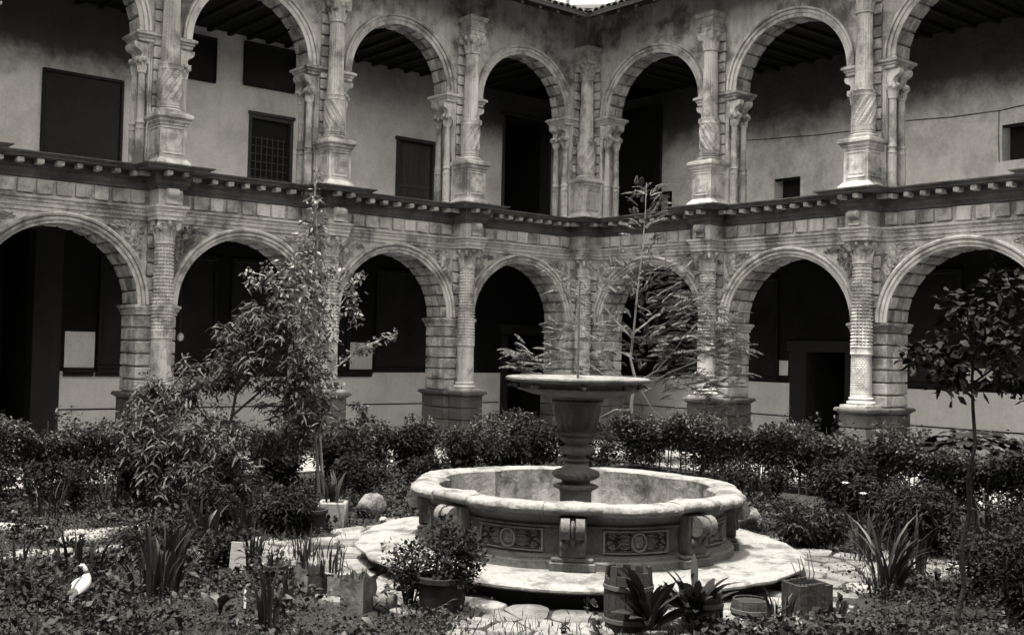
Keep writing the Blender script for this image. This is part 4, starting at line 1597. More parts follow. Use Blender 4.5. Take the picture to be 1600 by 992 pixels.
pv = MB()
ring = [(2.2, 0.004), (3.4, 0.004)]
pv.lathe([(2.2, 0.006), (3.45, 0.006)], 64, (FX, FY), cap=False)
pave = kind(obj("pavement", pv.mesh("pavement", SOIL)), "structure", "irregular flagstone paving round the fountain and along the path to the left")
seeds = []
sp_ = 0.43
for i in range(-20, 16):
    for j in range(-16, 18):
        x = -13.2 + (i + 0.5 * (j % 2)) * sp_ + rj.uniform(-.13, .13)
        y = -12.0 + j * sp_ * .88 + rj.uniform(-.13, .13)
        seeds.append((x, y))
for (x, y) in seeds:
    d = math.hypot(x - FX, y - FY)
    if d < 2.38 or not paved(x, y) or rj.random() < 0.05:
        continue
    poly = [(x - .5, y - .5), (x + .5, y - .5), (x + .5, y + .5), (x - .5, y + .5)]
    for (p, q) in seeds:
        if (p, q) != (x, y) and abs(p - x) < 1 and abs(q - y) < 1:
            poly = clip_poly(poly, (p + x) / 2, (q + y) / 2, p - x, q - y)
    cx, cy = sum(p[0] for p in poly) / len(poly), sum(p[1] for p in poly) / len(poly)
    # round the outline a little and shrink for the joint
    pts = []
    for i in range(len(poly)):
        p, q = poly[i], poly[(i + 1) % len(poly)]
        for t in (.12, .88):
            pts.append((p[0] + t * (q[0] - p[0]), p[1] + t * (q[1] - p[1])))
    n = len(pts)
    m = MB()
    h = rj.uniform(.03, .05)
    V = []
    for (s, z) in ((.92, -.02), (.90, h * .75), (.83, h)):
        V += [((p[0] - cx) * s, (p[1] - cy) * s, z) for p in pts]
    V.append((0, 0, h + .006))
    F = []
    for lv in range(2):
        for k in range(n):
            F.append((lv * n + k, lv * n + (k + 1) % n, (lv + 1) * n + (k + 1) % n, (lv + 1) * n + k))
    for k in range(n):
        F.append((2 * n + k, 2 * n + (k + 1) % n, 3 * n))
    m.add(V, F)
    obj("flagstone", m.mesh("flagstone", PAVE, True, 50), pave, (cx, cy, .004), (rj.uniform(-.05, .05), rj.uniform(-.05, .05), 0))

# kerb stones of the left bed
for i, (x, y, rz, ln, lab) in enumerate([(-16.95, -7.15, -.75, .75, "long pale kerb stone at the left edge of the picture"), (-16.35, -7.95, -.35, .55, "short pale kerb stone lying left of the path bend"), (-15.85, -7.95, .25, .75, "pale rounded kerb stone between the hedge and the path"),
                                         (-16.55, -8.35, .15, .6, "flat kerb stone sunk in the grass before the other kerb stones")]):
    m = MB()
    m.box(-ln / 2, ln / 2, -.11, .11, -.05, .10, .035)
    t = obj("kerb_stone", m.mesh("kerb_stone", PALES, True, 60), None, (x, y, 0), (0, .03, rz))
    tag(t, lab, "kerb stone", "kerb stones of the left bed")

# ================================================================== PLANTS
def foliage(name, parent, parts, material, smooth=False):
    V, F = join_arrays(parts)
    return obj(name, np_mesh(name, V, F, material, smooth), parent)


def rel(arr, o):
    return np.asarray(arr, float) - np.array(o, float)


def dirs_random(n, up=0.2):
    d = rng.normal(0, 1, (n, 3))
    d[:, 2] = d[:, 2] * 0.6 + up
    return d


def branches(mb, lines, r0, r1, base):
    for pts in lines:
        n = len(pts)
        P_ = [tuple(np.array(p) - np.array(base)) for p in pts]
        mb.tube(P_, [r0 + (r1 - r0) * i / (n - 1) for i in range(n)], 7)


# ---- hedges: clipped rows parallel to both arcades
def hedge(name, p0, p1, label, top, n_leaf, wd=0.5, seed=1, thin=()):
    rr = random.Random(seed)
    a, b = np.array(p0, float), np.array(p1, float)
    L = np.linalg.norm(b - a)
    t = (b - a) / L
    nrm = np.array([-t[1], t[0]])
    root = empty(name, (p0[0], p0[1], 0))
    tag(root, label, "hedge")
    N = n_leaf
    s = rng.random(N) * L
    # clumps: each bush of the row swells and narrows
    ph = np.sin(s * 2.9 + seed) * 0.5 + np.sin(s * 5.3 + 2 * seed) * 0.3 + np.sin(s * 13.1) * 0.2
    hgt = top * (0.86 + 0.20 * ph)
    z = hgt * np.clip(rng.beta(2.2, 1.25, N), 0.02, 1) + rng.normal(0, 0.03, N)
    wid = wd * (0.75 + 0.25 * ph) * (0.55 + 0.5 * np.clip(z / top, 0, 1))
    off = (rng.random(N) * 2 - 1)
    off = np.sign(off) * np.abs(off) ** 0.6 * wid
    keep = np.ones(N, bool)
    for (c, w_, zmax) in thin:                    # gaps low in the row where the walk shows through
        keep &= ~((np.abs(s - c) < w_) & (z < zmax) & (rng.random(N) < 0.93))
    s, z, off = s[keep], z[keep], off[keep]
    P = np.stack([t[0] * s + nrm[0] * off, t[1] * s + nrm[1] * off, np.maximum(z, 0.03)], 1)
    D = dirs_random(len(P), 0.35) + np.stack([nrm[0] * np.sign(off), nrm[1] * np.sign(off), np.zeros(len(P))], 1) * 0.6
    sz = rng.uniform(0.035, 0.10, len(P))
    sh = []
    for k in range(int(L * 9)):                   # loose shoots over the top and out of the sides
        q, o = rr.random() * L, rr.uniform(-1, 1) * wd
        h0 = top * rr.uniform(.55, .9)
        hh = rr.uniform(.12, .5)
        ax = np.array([rr.uniform(-.35, .35), rr.uniform(-.35, .35), 1.0])
        kk = int(14 + 30 * hh)
        ss = np.linspace(0, hh, kk)[:, None]
        sh.append(np.array([t[0] * q + nrm[0] * o, t[1] * q + nrm[1] * o, h0]) + ss * ax + rng.normal(0, .025, (kk, 3)))
    sh = np.concatenate(sh)
    sz2 = rng.uniform(.04, .085, len(sh))
    foliage("foliage", root, [leaf_arrays(P, D, sz, sz * 0.5, 0.15, 0.2, 1, 0.9), leaf_arrays(sh, dirs_random(len(sh), .3), sz2, sz2 * .45, .2, .2, 1, .9)], LEAF)
    m = MB()
    n = int(L / 0.16)
    for k in range(n):
        q = rr.random() * L
        o = rr.uniform(-.6, .6) * wd
        x, y = t[0] * q + nrm[0] * o, t[1] * q + nrm[1] * o
        dx, dy = rr.uniform(-.12, .12), rr.uniform(-.12, .12)
        m.tube([(x, y, 0), (x + dx * .5, y + dy * .5, top * .45), (x + dx, y + dy, top * rr.uniform(.7, 1.0))], [.014, .010, .005], 5)
    kind(obj("stems", m.mesh("stems", BARK), root), "stuff")
    return root


hedge("hedge", (-21.0, -4.1), (-12.4, -4.0), "dense leafy hedge along the left arcade, behind the drooping tree", 1.24, 52000, 0.6, 1)
hedge("hedge", (-4.0, -5.3), (-4.2, -10.6), "clipped hedge right of the fountain before the right arcade", 1.22, 40000, 0.48, 2, thin=((1.5, .5, .5), (3.4, .5, .45)))
hedge("hedge", (-4.4, -10.6), (-5.6, -16.6), "wild dark hedge at the right edge before the last pier", 1.25, 46000, 0.55, 3, thin=((1.7, .35, .6), (3.2, .3, .55)))


# ---- single bushes along the back of the garden
def bush(name, x, y, h, r, label, n, material=None, cat="bush", leaf=0.07, group=None, lean=(0, 0)):
    root = empty(name, (x, y, 0))
    tag(root, label, cat, group)
    rr = random.Random(int(abs(x * 77 + y * 31)))
    tips = []
    m = MB()
    for k in range(9):
        a = rr.random() * 2 * PI
        q = r * math.sqrt(rr.random()) * 0.85
        hh = h * rr.uniform(.72, 1.0) * (1 - 0.25 * q / r)
        tip = (q * math.cos(a) + lean[0] * hh, q * math.sin(a) + lean[1] * hh, hh)
        m.tube([(q * .2 * math.cos(a), q * .2 * math.sin(a), 0), (q * .55 * math.cos(a) + lean[0] * hh * .5, q * .55 * math.sin(a) + lean[1] * hh * .5, hh * .5), tip], [.013, .009, .004], 5)
        tips.append(tip)
    kind(obj("stems", m.mesh("stems", BARK), root), "stuff")
    blobs = []
    for tp in tips:
        for s in (1.0, .78, .58, .40):
            blobs.append((tp[0] * (0.3 + .7 * s) + rr.uniform(-.08, .08), tp[1] * (.3 + .7 * s) + rr.uniform(-.08, .08), tp[2] * s, r * rr.uniform(.24, .36) * (0.7 + .3 * s)))
    tot = sum(b[3] ** 2 * 4 for b in blobs)
    P, O = blob_points(blobs, n / tot, .5)
    P[:, 2] = np.maximum(P[:, 2], 0.03)
    D = O * 0.7 + dirs_random(len(P), .3) * .7
    sp = rr.choice(((.75, .62, .1), (1.0, .5, .15), (1.45, .28, .35), (1.2, .38, .25)))
    sz = rng.uniform(leaf * .5, leaf * 1.35, len(P)) * sp[0]
    foliage("foliage", root, [leaf_arrays(P, D, sz, sz * sp[1], sp[2], .2, 1, .9)], material or LEAF)
    return root


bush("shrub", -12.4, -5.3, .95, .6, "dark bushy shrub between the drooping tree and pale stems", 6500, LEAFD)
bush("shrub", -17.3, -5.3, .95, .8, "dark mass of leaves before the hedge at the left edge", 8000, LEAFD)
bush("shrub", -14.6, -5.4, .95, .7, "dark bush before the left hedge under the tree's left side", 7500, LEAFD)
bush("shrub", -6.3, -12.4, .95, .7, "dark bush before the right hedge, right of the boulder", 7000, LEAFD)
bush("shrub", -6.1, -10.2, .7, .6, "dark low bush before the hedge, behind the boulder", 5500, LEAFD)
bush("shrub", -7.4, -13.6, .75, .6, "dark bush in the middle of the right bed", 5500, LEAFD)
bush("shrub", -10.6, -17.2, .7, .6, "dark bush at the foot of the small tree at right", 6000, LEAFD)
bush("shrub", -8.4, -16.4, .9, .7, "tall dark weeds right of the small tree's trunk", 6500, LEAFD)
bush("shrub", -11.75, -4.6, 1.15, .62, "dense shrub just left of the two pale tree stems", 5500, LEAF)
bush("shrub", -10.35, -4.3, 1.08, .55, "round shrub right of the pale stems before the third arch", 4500, LEAF)
bush("shrub", -9.35, -3.9, 1.02, .45, "small shrub below the tall single sprig", 3500, LEAF)
bush("sprig", -9.45, -3.6, 1.62, .22, "tall thin leafy sprig rising above the back row against the white dado", 900, LEAF, "plant")
bush("shrub", -8.45, -4.0, 1.20, .52, "tall dense shrub before the pier behind the fountain's left", 5000, LEAF)
bush("shrub", -7.35, -3.9, 1.02, .40, "open shrub with visible stems before the clear pale walk", 2000, LEAF)
bush("shrub", -6.6, -4.1, 1.15, .45, "shrub with bare lower stems left of the fountain's stem", 3000, LEAF)
bush("shrub", -5.9, -4.2, 1.22, .45, "leafy shrub right behind the fountain's stem on its left", 3600, LEAF)
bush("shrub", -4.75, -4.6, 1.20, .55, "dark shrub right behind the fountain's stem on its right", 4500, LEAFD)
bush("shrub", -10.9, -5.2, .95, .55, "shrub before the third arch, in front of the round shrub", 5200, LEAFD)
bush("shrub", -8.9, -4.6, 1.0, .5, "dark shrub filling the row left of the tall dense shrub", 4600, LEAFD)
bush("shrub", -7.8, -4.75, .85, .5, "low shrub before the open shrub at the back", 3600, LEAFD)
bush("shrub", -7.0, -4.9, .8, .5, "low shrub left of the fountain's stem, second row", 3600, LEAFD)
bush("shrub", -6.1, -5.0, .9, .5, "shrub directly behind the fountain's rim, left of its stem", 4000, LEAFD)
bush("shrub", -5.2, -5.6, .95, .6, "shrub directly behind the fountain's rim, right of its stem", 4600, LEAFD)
bush("shrub", -12.9, -4.6, 1.05, .6, "leafy shrub at the right end of the left hedge", 5200, LEAF)
bush("shrub", -13.5, -6.0, .8, .6, "dark growth behind the drooping tree's trunk", 5200, LEAFD)
bush("shrub", -16.2, -9.7, .35, .5, "low weeds between duck and the left path", 2600, LEAFD, leaf=.06)
bush("shrub", -15.6, -10.3, .4, .35, "low dark weeds left of the pale slab", 2000, LEAFD, leaf=.06)
bush("shrub", -11.2, -6.2, .62, .50, "low dark plant mass left of the fountain behind the rock", 3000, LEAFD)
bush("shrub", -10.0, -6.4, .55, .45, "low leafy mass just behind the fountain's left rim", 2600, LEAFD)
bush("shrub", -15.9, -5.6, .75, .6, "low dark bush between the left hedge and the kerb stones", 4200, LEAFD)
bush("shrub", -14.9, -8.2, .62, .55, "dark low bush at the foot of the drooping tree", 4000, LEAFD)
bush("shrub", -14.2, -9.0, .55, .40, "small dark bush left of the round pot and planter", 2500, LEAFD)
bush("shrub", -9.0, -13.4, .55, .55, "low flowering bush right of the fountain step", 3600, COVER)
bush("shrub", -8.3, -14.3, .85, .65, "tangled dark bush in the right bed behind the blade leaves", 4800, LEAFD)
bush("shrub", -9.9, -16.3, .75, .7, "dark tangled bush at the lower right edge", 5200, LEAFD)
bush("shrub", -7.0, -15.6, .85, .8, "dark tangled growth under the small tree's crown at right", 5000, LEAFD)
bush("shrub", -9.0, -9.4, .5, .45, "low plants behind the rounded stone right of the fountain", 2400, COVER)

# ---- drooping broadleaf tree on the left
LT = [(-14.45, -6.69, 1.8, 0.46), (-13.85, -7.19, 2.37, 0.57), (-13.47, -7.51, 2.71, 0.46), (-13.8, -7.25, 2.79, 0.32), (-14.83, -6.37, 1.47, 0.42), (-13.23, -7.67, 2.16, 0.46), (-13.43, -7.49, 1.69, 0.42), (-14.7, -6.97, 1.14, 0.46),
      (-15.08, -6.79, 0.82, 0.42), (-13.96, -6.71, 1.94, 0.42), (-13.06, -7.78, 1.52, 0.37), (-14.27, -7.31, 0.97, 0.42), (-14.66, -7.24, 0.63, 0.42), (-14.92, -6.32, 1.74, 0.28), (-13.4, -7.1, 0.92, 0.32), (-15.2, -6.6, 1.2, 0.34), (-13.9, -7.3, .55, 0.36), (-15.0, -7.0, .45, 0.36), (-13.1, -7.4, 1.15, .32)]
base = (-14.05, -6.93, 0)
tr = empty("drooping_tree", base)
tag(tr, "bushy tree with long drooping leaves left of the fountain", "tree")
m = MB()
branches(m, [[(-14.05, -6.93, 0.0), (-14.03, -6.96, 0.56), (-13.99, -7.03, 1.31), (-13.93, -7.11, 1.86), (-13.82, -7.22, 2.51)]], .035, .012, base)
branches(m, [[(-14.02, -7.0, 1.03), (-14.29, -6.8, 1.39), (-14.52, -6.63, 1.75)], [(-13.98, -7.04, 1.4), (-13.58, -7.38, 1.87), (-13.34, -7.59, 2.34)], [(-14.03, -6.96, .4), (-14.4, -7.0, .8), (-14.7, -6.95, 1.1)], [(-13.95, -7.08, 1.7), (-13.7, -7.3, 2.2), (-13.5, -7.5, 2.65)],
             [(-14.03, -6.96, .5), (-13.7, -7.2, .8), (-13.4, -7.3, 1.2)], [(-14.3, -6.8, 1.4), (-14.7, -6.5, 1.5), (-14.95, -6.3, 1.7)]], .02, .006, base)
obj("trunk", m.mesh("trunk", BARK), tr)
tw_ = []
rr = random.Random(3)
parts = []
for (x, y, z, r) in LT:
    nt_ = int(62 * (r / .42) ** 2)
    c = np.array([x, y, z])
    d = unit(rng.normal(0, 1, (nt_, 3)))
    tips = c + d * r * rng.uniform(.25, 1.0, (nt_, 1))
    for tp in tips:                              # a whorl of leaves on each twig end
        k = rr.randint(7, 13)
        P = np.tile(tp, (k, 1)) + rng.normal(0, .035, (k, 3))
        an = rng.random(k) * 2 * PI
        D = np.stack([np.cos(an), np.sin(an), rng.uniform(-.35, .5, k)], 1)
        parts.append((P, D))
P = np.concatenate([p for p, _ in parts])
D = np.concatenate([d for _, d in parts])
P[:, 2] = np.maximum(P[:, 2], .05)
foliage("crown", tr, [leaf_arrays(rel(P, base), D, rng.uniform(.06, .17, len(P)), rng.uniform(.018, .036, len(P)), rng.uniform(.2, .8, (len(P), 1)), .3, 3, .6)], mat("drooping_leaf", 0.045, rough=0.55, var=0.2, scale=1.0, bump=0, fine=0, spec=0.2, island=0.5, translucent=0.2))

# ---- slender tree with two pale stems
STL = [[(-12.62, -7.3, 0), (-12.67, -7.28, 0.72), (-12.74, -7.25, 1.29), (-12.78, -7.25, 1.87), (-12.76, -7.3, 2.44), (-12.8, -7.29, 3.21), (-12.8, -7.33, 3.98), (-12.86, -7.31, 4.65), (-12.86, -7.34, 5.15)],
       [(-12.55, -7.36, 0), (-12.62, -7.33, 0.62), (-12.67, -7.32, 1.2), (-12.69, -7.32, 1.87), (-12.79, -7.27, 2.63), (-12.72, -7.38, 3.5)]]
STB = [[(-12.79, -7.27, 2.63), (-13.07, -7.07, 3.01), (-13.27, -6.93, 3.34), (-13.42, -6.82, 3.48), (-13.57, -6.7, 3.52)], [(-12.72, -7.3, 1.96), (-12.47, -7.51, 2.16), (-12.26, -7.69, 2.41), (-11.96, -7.93, 2.58), (-11.8, -8.06, 2.66)], [(-12.76, -7.3, 2.63), (-12.51, -7.52, 3.03), (-12.37, -7.64, 3.32), (-12.27, -7.73, 3.56)]]
STBL = [(-12.84, -7.34, 4.98, 0.13), (-12.85, -7.33, 4.65, 0.17), (-12.86, -7.3, 4.26, 0.25), (-12.89, -7.26, 3.93, 0.33), (-12.85, -7.28, 3.59, 0.4), (-12.85, -7.25, 3.21, 0.44), (-12.8, -7.28, 2.83, 0.42), (-12.75, -7.3, 2.44, 0.36), (-12.77, -7.27, 2.06, 0.33), (-12.75, -7.26, 1.67, 0.33), (-12.54, -7.44, 1.87, 0.23),
        (-13.09, -7.08, 3.54, 0.25), (-13.36, -6.87, 3.53, 0.21), (-13.5, -6.75, 3.33, 0.17), (-13.19, -6.98, 3.2, 0.25), (-12.41, -7.61, 3.32, 0.17), (-12.34, -7.65, 3.03, 0.15), (-12.42, -7.61, 3.51, 0.12), (-12.26, -7.69, 2.41, 0.13), (-12.07, -7.84, 2.48, 0.1), (-11.93, -7.96, 2.61, 0.1), (-12.4, -7.57, 2.26, 0.13), (-13.0, -7.17, 3.88, 0.15), (-12.61, -7.47, 3.6, 0.13), (-11.85, -8.02, 2.62, .1), (-12.18, -7.76, 2.42, .12), (-12.3, -7.7, 2.85, .14), (-12.36, -7.66, 3.2, .16), (-12.28, -7.72, 3.5, .12), (-13.6, -6.68, 3.5, .12), (-13.3, -6.9, 3.35, .2)]
base = (-12.6, -7.32, 0)
tr = empty("slender_tree", base)
tag(tr, "tall slender tree with two pale stems and a column of small bright leaves", "tree")
m = MB()
branches(m, STL, .030, .008, base)
branches(m, STB, .012, .004, base)
obj("trunk", m.mesh("trunk", BARKP), tr)
P, O = blob_points(STBL, 400, .3)
D = O * .5 + dirs_random(len(P), -.15)
foliage("crown", tr, [leaf_arrays(rel(P, base), D, rng.uniform(.05, .10, len(P)), rng.uniform(.032, .055, len(P)), .25, .2, 2, .8)], LEAFP)

# ---- feathery tree behind the fountain
FT_ = [[(-3.03, -5.18, 0.0), (-3.09, -5.15, 0.35), (-3.28, -5.01, 0.76), (-3.37, -4.97, 1.25), (-3.33, -5.03, 1.88), (-3.42, -4.97, 2.3), (-3.39, -5.02, 2.86), (-3.36, -5.1, 3.85), (-3.32, -5.16, 4.55), (-3.3, -5.22, 5.39), (-3.31, -5.25, 6.16)]]
FTB = [[(-3.35, -5.01, 1.74), (-3.69, -4.75, 2.01), (-4.09, -4.46, 2.56), (-4.45, -4.2, 3.25), (-4.76, -4.0, 3.95)], [(-3.37, -5.02, 2.3), (-3.82, -4.67, 2.57), (-4.22, -4.37, 2.84), (-4.62, -4.07, 3.25)], [(-3.35, -5.01, 1.74), (-2.97, -5.32, 2.04), (-2.66, -5.59, 2.54), (-2.46, -5.76, 2.89)],
       [(-3.23, -5.1, 1.68), (-2.7, -5.54, 2.04), (-2.16, -5.97, 2.34), (-1.91, -6.2, 2.84)], [(-3.35, -4.98, 1.18), (-3.65, -4.74, 1.17), (-3.97, -4.48, 0.95)], [(-3.29, -5.05, 1.75), (-2.99, -5.26, 1.19), (-2.65, -5.52, 0.85)], [(-3.39, -5.02, 2.86), (-2.97, -5.38, 3.3), (-2.55, -5.73, 3.73)],
       [(-3.39, -5.02, 2.72), (-3.73, -4.77, 3.13), (-4.09, -4.51, 3.69), (-3.88, -4.69, 3.97)], [(-3.35, -5.01, 1.74), (-4.01, -4.49, 1.72), (-4.55, -4.05, 1.71), (-5.12, -3.62, 1.97)]]
FTBL = [(-3.3, -5.24, 5.95, 0.31), (-3.3, -5.22, 5.39, 0.48), (-3.36, -5.14, 4.76, 0.56), (-2.89, -5.48, 4.14, 0.56), (-2.65, -5.64, 3.59, 0.7), (-3.09, -5.29, 3.43, 0.63), (-3.77, -4.78, 3.98, 0.48), (-4.37, -4.3, 3.82, 0.53), (-4.44, -4.2, 2.97, 0.63), (-3.83, -4.68, 2.85, 0.63), (-3.16, -5.2, 2.59, 0.7), (-2.51, -5.72, 2.75, 0.77),
        (-2.09, -6.07, 3.18, 0.53), (-1.84, -6.24, 2.63, 0.48), (-2.03, -6.06, 1.92, 0.63), (-2.69, -5.53, 1.9, 0.63), (-3.91, -4.58, 2.08, 0.42), (-4.58, -4.06, 2.27, 0.45), (-5.18, -3.58, 2.25, 0.36), (-5.01, -3.71, 1.97, 0.28), (-2.12, -5.96, 1.22, 0.39), (-3.33, -5.13, 3.99, 0.48)]
FDENS = [10, 10, 8, 16, 34, 30, 10, 10, 14, 14, 40, 44, 16, 18, 26, 30, 14, 12, 14, 8, 14, 16]
base = (-3.03, -5.18, 0)
tr = empty("feathery_tree", base)
tag(tr, "airy tree with feathery fronds and bare limbs behind the fountain", "tree")
m = MB()
branches(m, FT_, .055, .008, base)
branches(m, FTB, .022, .006, base)
parts = []
for (x, y, z, r), nf in zip(FTBL, FDENS):
    for k in range(int(nf * 2.2)):
        c = np.array([x, y, z]) + rng.normal(0, .45, 3) * r * np.array([1, 1, .8])
        out = c - np.array([-3.34, -5.1, c[2] - .2])
        if np.linalg.norm(out[:2]) < .12:
            an = rng.random() * 2 * PI
            out = np.array([math.cos(an), math.sin(an), .1])
        out = out / np.linalg.norm(out)
        out += rng.normal(0, .45, 3)
        out[2] = out[2] * .7 + .4
        out /= np.linalg.norm(out)
        ln = rng.uniform(.30, .50)
        side = np.cross(out, [0, 0, 1.0])
        side /= np.linalg.norm(side) + 1e-6
        q = 15
        s = np.linspace(.08, 1, q)
        spine = c + np.outer(s * ln, out) + np.outer(-.35 * ln * s ** 2, [0, 0, 1])
        if k % 2 == 0:
            m.tube([tuple(p - np.array(base)) for p in (spine[0] - out * .06, spine[q // 2], spine[-1])], [.004, .003, .0015], 4)
        w_ = .06 * np.sin(PI * np.clip(s * .85 + .12, 0, 1))
        for sg in (-1, 1):
            dd = side * sg * .8 + out * .5 + np.array([0, 0, -.45 - .5 * (k % 3)])
            parts.append((spine, np.tile(dd, (q, 1)) + rng.normal(0, .08, (q, 3)), w_ + .02))
P = np.concatenate([p[0] for p in parts])
D = np.concatenate([p[1] for p in parts])
Ln = np.concatenate([p[2] for p in parts])
obj("trunk", m.mesh("trunk", mat("limb_bark", 0.22, rough=0.85, var=0.4, scale=5, bump=0.6)), tr)
foliage("crown", tr, [leaf_arrays(rel(P, base), D, Ln, .021, .12, .15, 1, .25)], FERN)

# ---- small standard tree with big dark leaves on the right
RTL = [[(-11.47, -16.50, 0.0), (-11.41, -16.56, 0.4), (-11.45, -16.55, .75), (-11.40, -16.60, 1.08), (-11.43, -16.60, 1.4), (-11.38, -16.64, 1.7), (-11.41, -16.63, 2.02), (-11.43, -16.63, 2.31), (-11.42, -16.66, 2.71)]]
RTB = [[(-11.4, -16.64, 2.1), (-11.6, -16.5, 2.35), (-11.88, -16.28, 2.5)], [(-11.42, -16.63, 2.25), (-11.25, -16.8, 2.45), (-11.1, -16.9, 2.6)], [(-11.42, -16.65, 2.5), (-11.3, -16.78, 2.9), (-11.22, -16.85, 3.15)], [(-11.42, -16.65, 2.4), (-11.55, -16.57, 2.75), (-11.56, -16.55, 3.0)]]
RTBL = [(-11.52, -16.56, 2.48, 0.29), (-11.75, -16.38, 2.53, 0.26), (-11.89, -16.28, 2.5, 0.15), (-11.36, -16.71, 2.83, 0.32), (-11.23, -16.83, 3.13, 0.26), (-11.54, -16.57, 2.94, 0.26), (-11.16, -16.86, 2.61, 0.26), (-11.24, -16.78, 2.31, 0.23), (-11.61, -16.49, 2.24, 0.2), (-11.1, -16.89, 2.26, 0.17)]
base = (-11.45, -16.51, 0)
tr = empty("small_tree", base)
tag(tr, "small dark tree with a thin trunk and broad glossy leaves at right", "tree")
m = MB()
branches(m, RTL, .026, .012, base)
branches(m, RTB, .012, .005, base)
obj("trunk", m.mesh("trunk", DBARK), tr)
P, O = blob_points(RTBL, 330, .1)
D = O * .6 + dirs_random(len(P), 0)
foliage("crown", tr, [leaf_arrays(rel(P, base), D, rng.uniform(.06, .11, len(P)), rng.uniform(.045, .075, len(P)), .3, .2, 2, .8)], GLOSS)

# ---- broad-leaved dark plant on the right, in the hedge
base = (-6.2, -14.0, 0)
tr = empty("broadleaf_plant", base)
tag(tr, "dark plant with big rounded leaves rising out of the right hedge", "plant")
m = MB()
m.tube([(0, 0, 0), (.03, .02, .6), (0, 0, 1.15)], [.03, .025, .015], 6)
obj("stem", m.mesh("stem", BARK), tr)
P, D = [], []
for k in range(130):
    a = rng.random() * 2 * PI
    q = .52 * math.sqrt(rng.random())
    P.append((q * math.cos(a), q * math.sin(a), 1.18 + .32 * math.sqrt(max(0, 1 - (q / .56) ** 2)) * rng.uniform(.2, 1)))
    D.append((math.cos(a), math.sin(a), rng.uniform(-.2, .5)))
foliage("foliage", tr, [leaf_arrays(np.array(P), np.array(D), rng.uniform(.14, .22, 130), rng.uniform(.12, .18, 130), .3, .15, 3, .2)], GLOSS)


# ---- blade-leaved clumps
def blades(mb, n, h, spread, width, rnd, lean=0.35, base=(0, 0, 0), stiff=1.0):
    for _ in range(n):
        a = rnd.random() * 2 * PI
        q = spread * math.sqrt(rnd.random())
        x, y, z = base[0] + q * math.cos(a), base[1] + q * math.sin(a), base[2]
        a2 = a + rnd.uniform(-.9, .9)
        hh = h * rnd.uniform(.55, 1.05)
        ln = lean * rnd.uniform(.15, 1.0)
        w_ = width * rnd.uniform(.7, 1.15)
        tw = rnd.uniform(-1.2, 1.2)
        sx, sy = -math.sin(a2 + tw), math.cos(a2 + tw)
        V, F = [], []
        K = 6
        for i in range(K + 1):
            s = i / K
            r_ = hh * ln * (s ** (1.6 + stiff))
            px, py, pz = x + r_ * math.cos(a2), y + r_ * math.sin(a2), z + hh * (s - ln * .35 * s ** 3)
            ww = w_ * .5 * (min(1, .55 + s * 1.2) if s < .5 else (1 - ((s - .5) / .5) ** 1.7)) + .0008
            V += [(px - sx * ww, py - sy * ww, pz), (px + .15 * ww * math.cos(a2), py + .15 * ww * math.sin(a2), pz), (px + sx * ww, py + sy * ww, pz)]
        for i in range(K):
            for k in (0, 1):
                F.append((i * 3 + k, i * 3 + k + 1, i * 3 + 4 + k, i * 3 + 3 + k))
        mb.add(V, F)


def clump(x, y, n, h, spread, width, label, lean=.35, seed=0, material=None, name="blade_plant", stiff=1.0):
    m = MB()
    blades(m, n, h, spread, width, random.Random(seed + 17), lean, stiff=stiff)
    t = obj(name, m.mesh(name, material or BLADE, True, 80), None, (x, y, 0))
    tag(t, label, "plant", "clumps of blade-leaved plants")
    return t


clump(-16.95, -11.45, 36, .78, .24, .045, "thick clump of upright blade leaves right of the white duck", .40, 1)
clump(-16.55, -10.9, 26, .74, .22, .042, "blade-leaved clump behind the thick clump by the duck", .35, 2)
clump(-15.78, -11.2, 30, .58, .08, .030, "narrow upright tuft of blades beside the pale slab", .22, 3)
clump(-16.6, -13.1, 16, .62, .10, .045, "tall sword leaves in the foreground below the tins", .30, 4)
clump(-16.25, -12.75, 9, .45, .06, .035, "few upright blades just left of the potted bush", .22, 5)
clump(-17.2, -10.1, 22, .55, .25, .04, "loose clump of dark blades behind the duck", .5, 6)
clump(-15.4, -6.0, 34, .80, .35, .030, "tall grassy blades before the left hedge", .45, 7)
clump(-16.3, -6.3, 26, .65, .30, .028, "grassy blades at far left before the hedge", .5, 8)
clump(-15.3, -9.0, 26, .62, .22, .05, "broad blade clump left of the dark low bush by the path", .5, 9)
clump(-14.6, -8.7, 22, .66, .2, .05, "broad blade clump between the drooping tree and round pot", .5, 10)
clump(-7.75, -4.6, 26, .62, .12, .045, "arching strap leaves before the open shrub at the back", .95, 11, LEAF, stiff=.2)
clump(-9.9, -4.9, 24, .55, .12, .045, "arching strap leaves below the round shrub at the back", .95, 12, LEAF, stiff=.2)
clump(-9.7, -6.5, 22, .45, .10, .04, "low strap-leaved plant between rock and fountain rim", .95, 13, LEAF, stiff=.2)
clump(-10.75, -15.4, 46, .95, .16, .032, "big fountain-like clump of long narrow blades right of the wooden box", .85, 14, stiff=.6)
clump(-9.7, -15.0, 30, .85, .25, .035, "upright dark blades in the right bed behind the long-bladed clump", .3, 15)
clump(-9.2, -14.2, 24, .75, .2, .035, "upright blades below the white flowers at right", .25, 16)
clump(-12.75, -15.55, 18, .42, .10, .03, "small dark blade tuft before the low tub", .4, 17)
clump(-12.3, -15.8, 14, .32, .10, .03, "short blade tuft in the lower right foreground", .6, 18)
clump(-14.75, -10.65, 26, .40, .22, .015, "thin grass tuft on the path behind the tins", .35, 19)
clump(-15.0, -11.45, 26, .42, .16, .014, "thin grass standing behind the row of tins", .3, 20)
clump(-12.2, -6.9, 20, .6, .2, .05, "broad leaved tuft at the foot of the pale stems", .6, 21)
clump(-6.9, -14.6, 26, .9, .3, .04, "tall dark blades among the tangled growth at right", .35, 22)
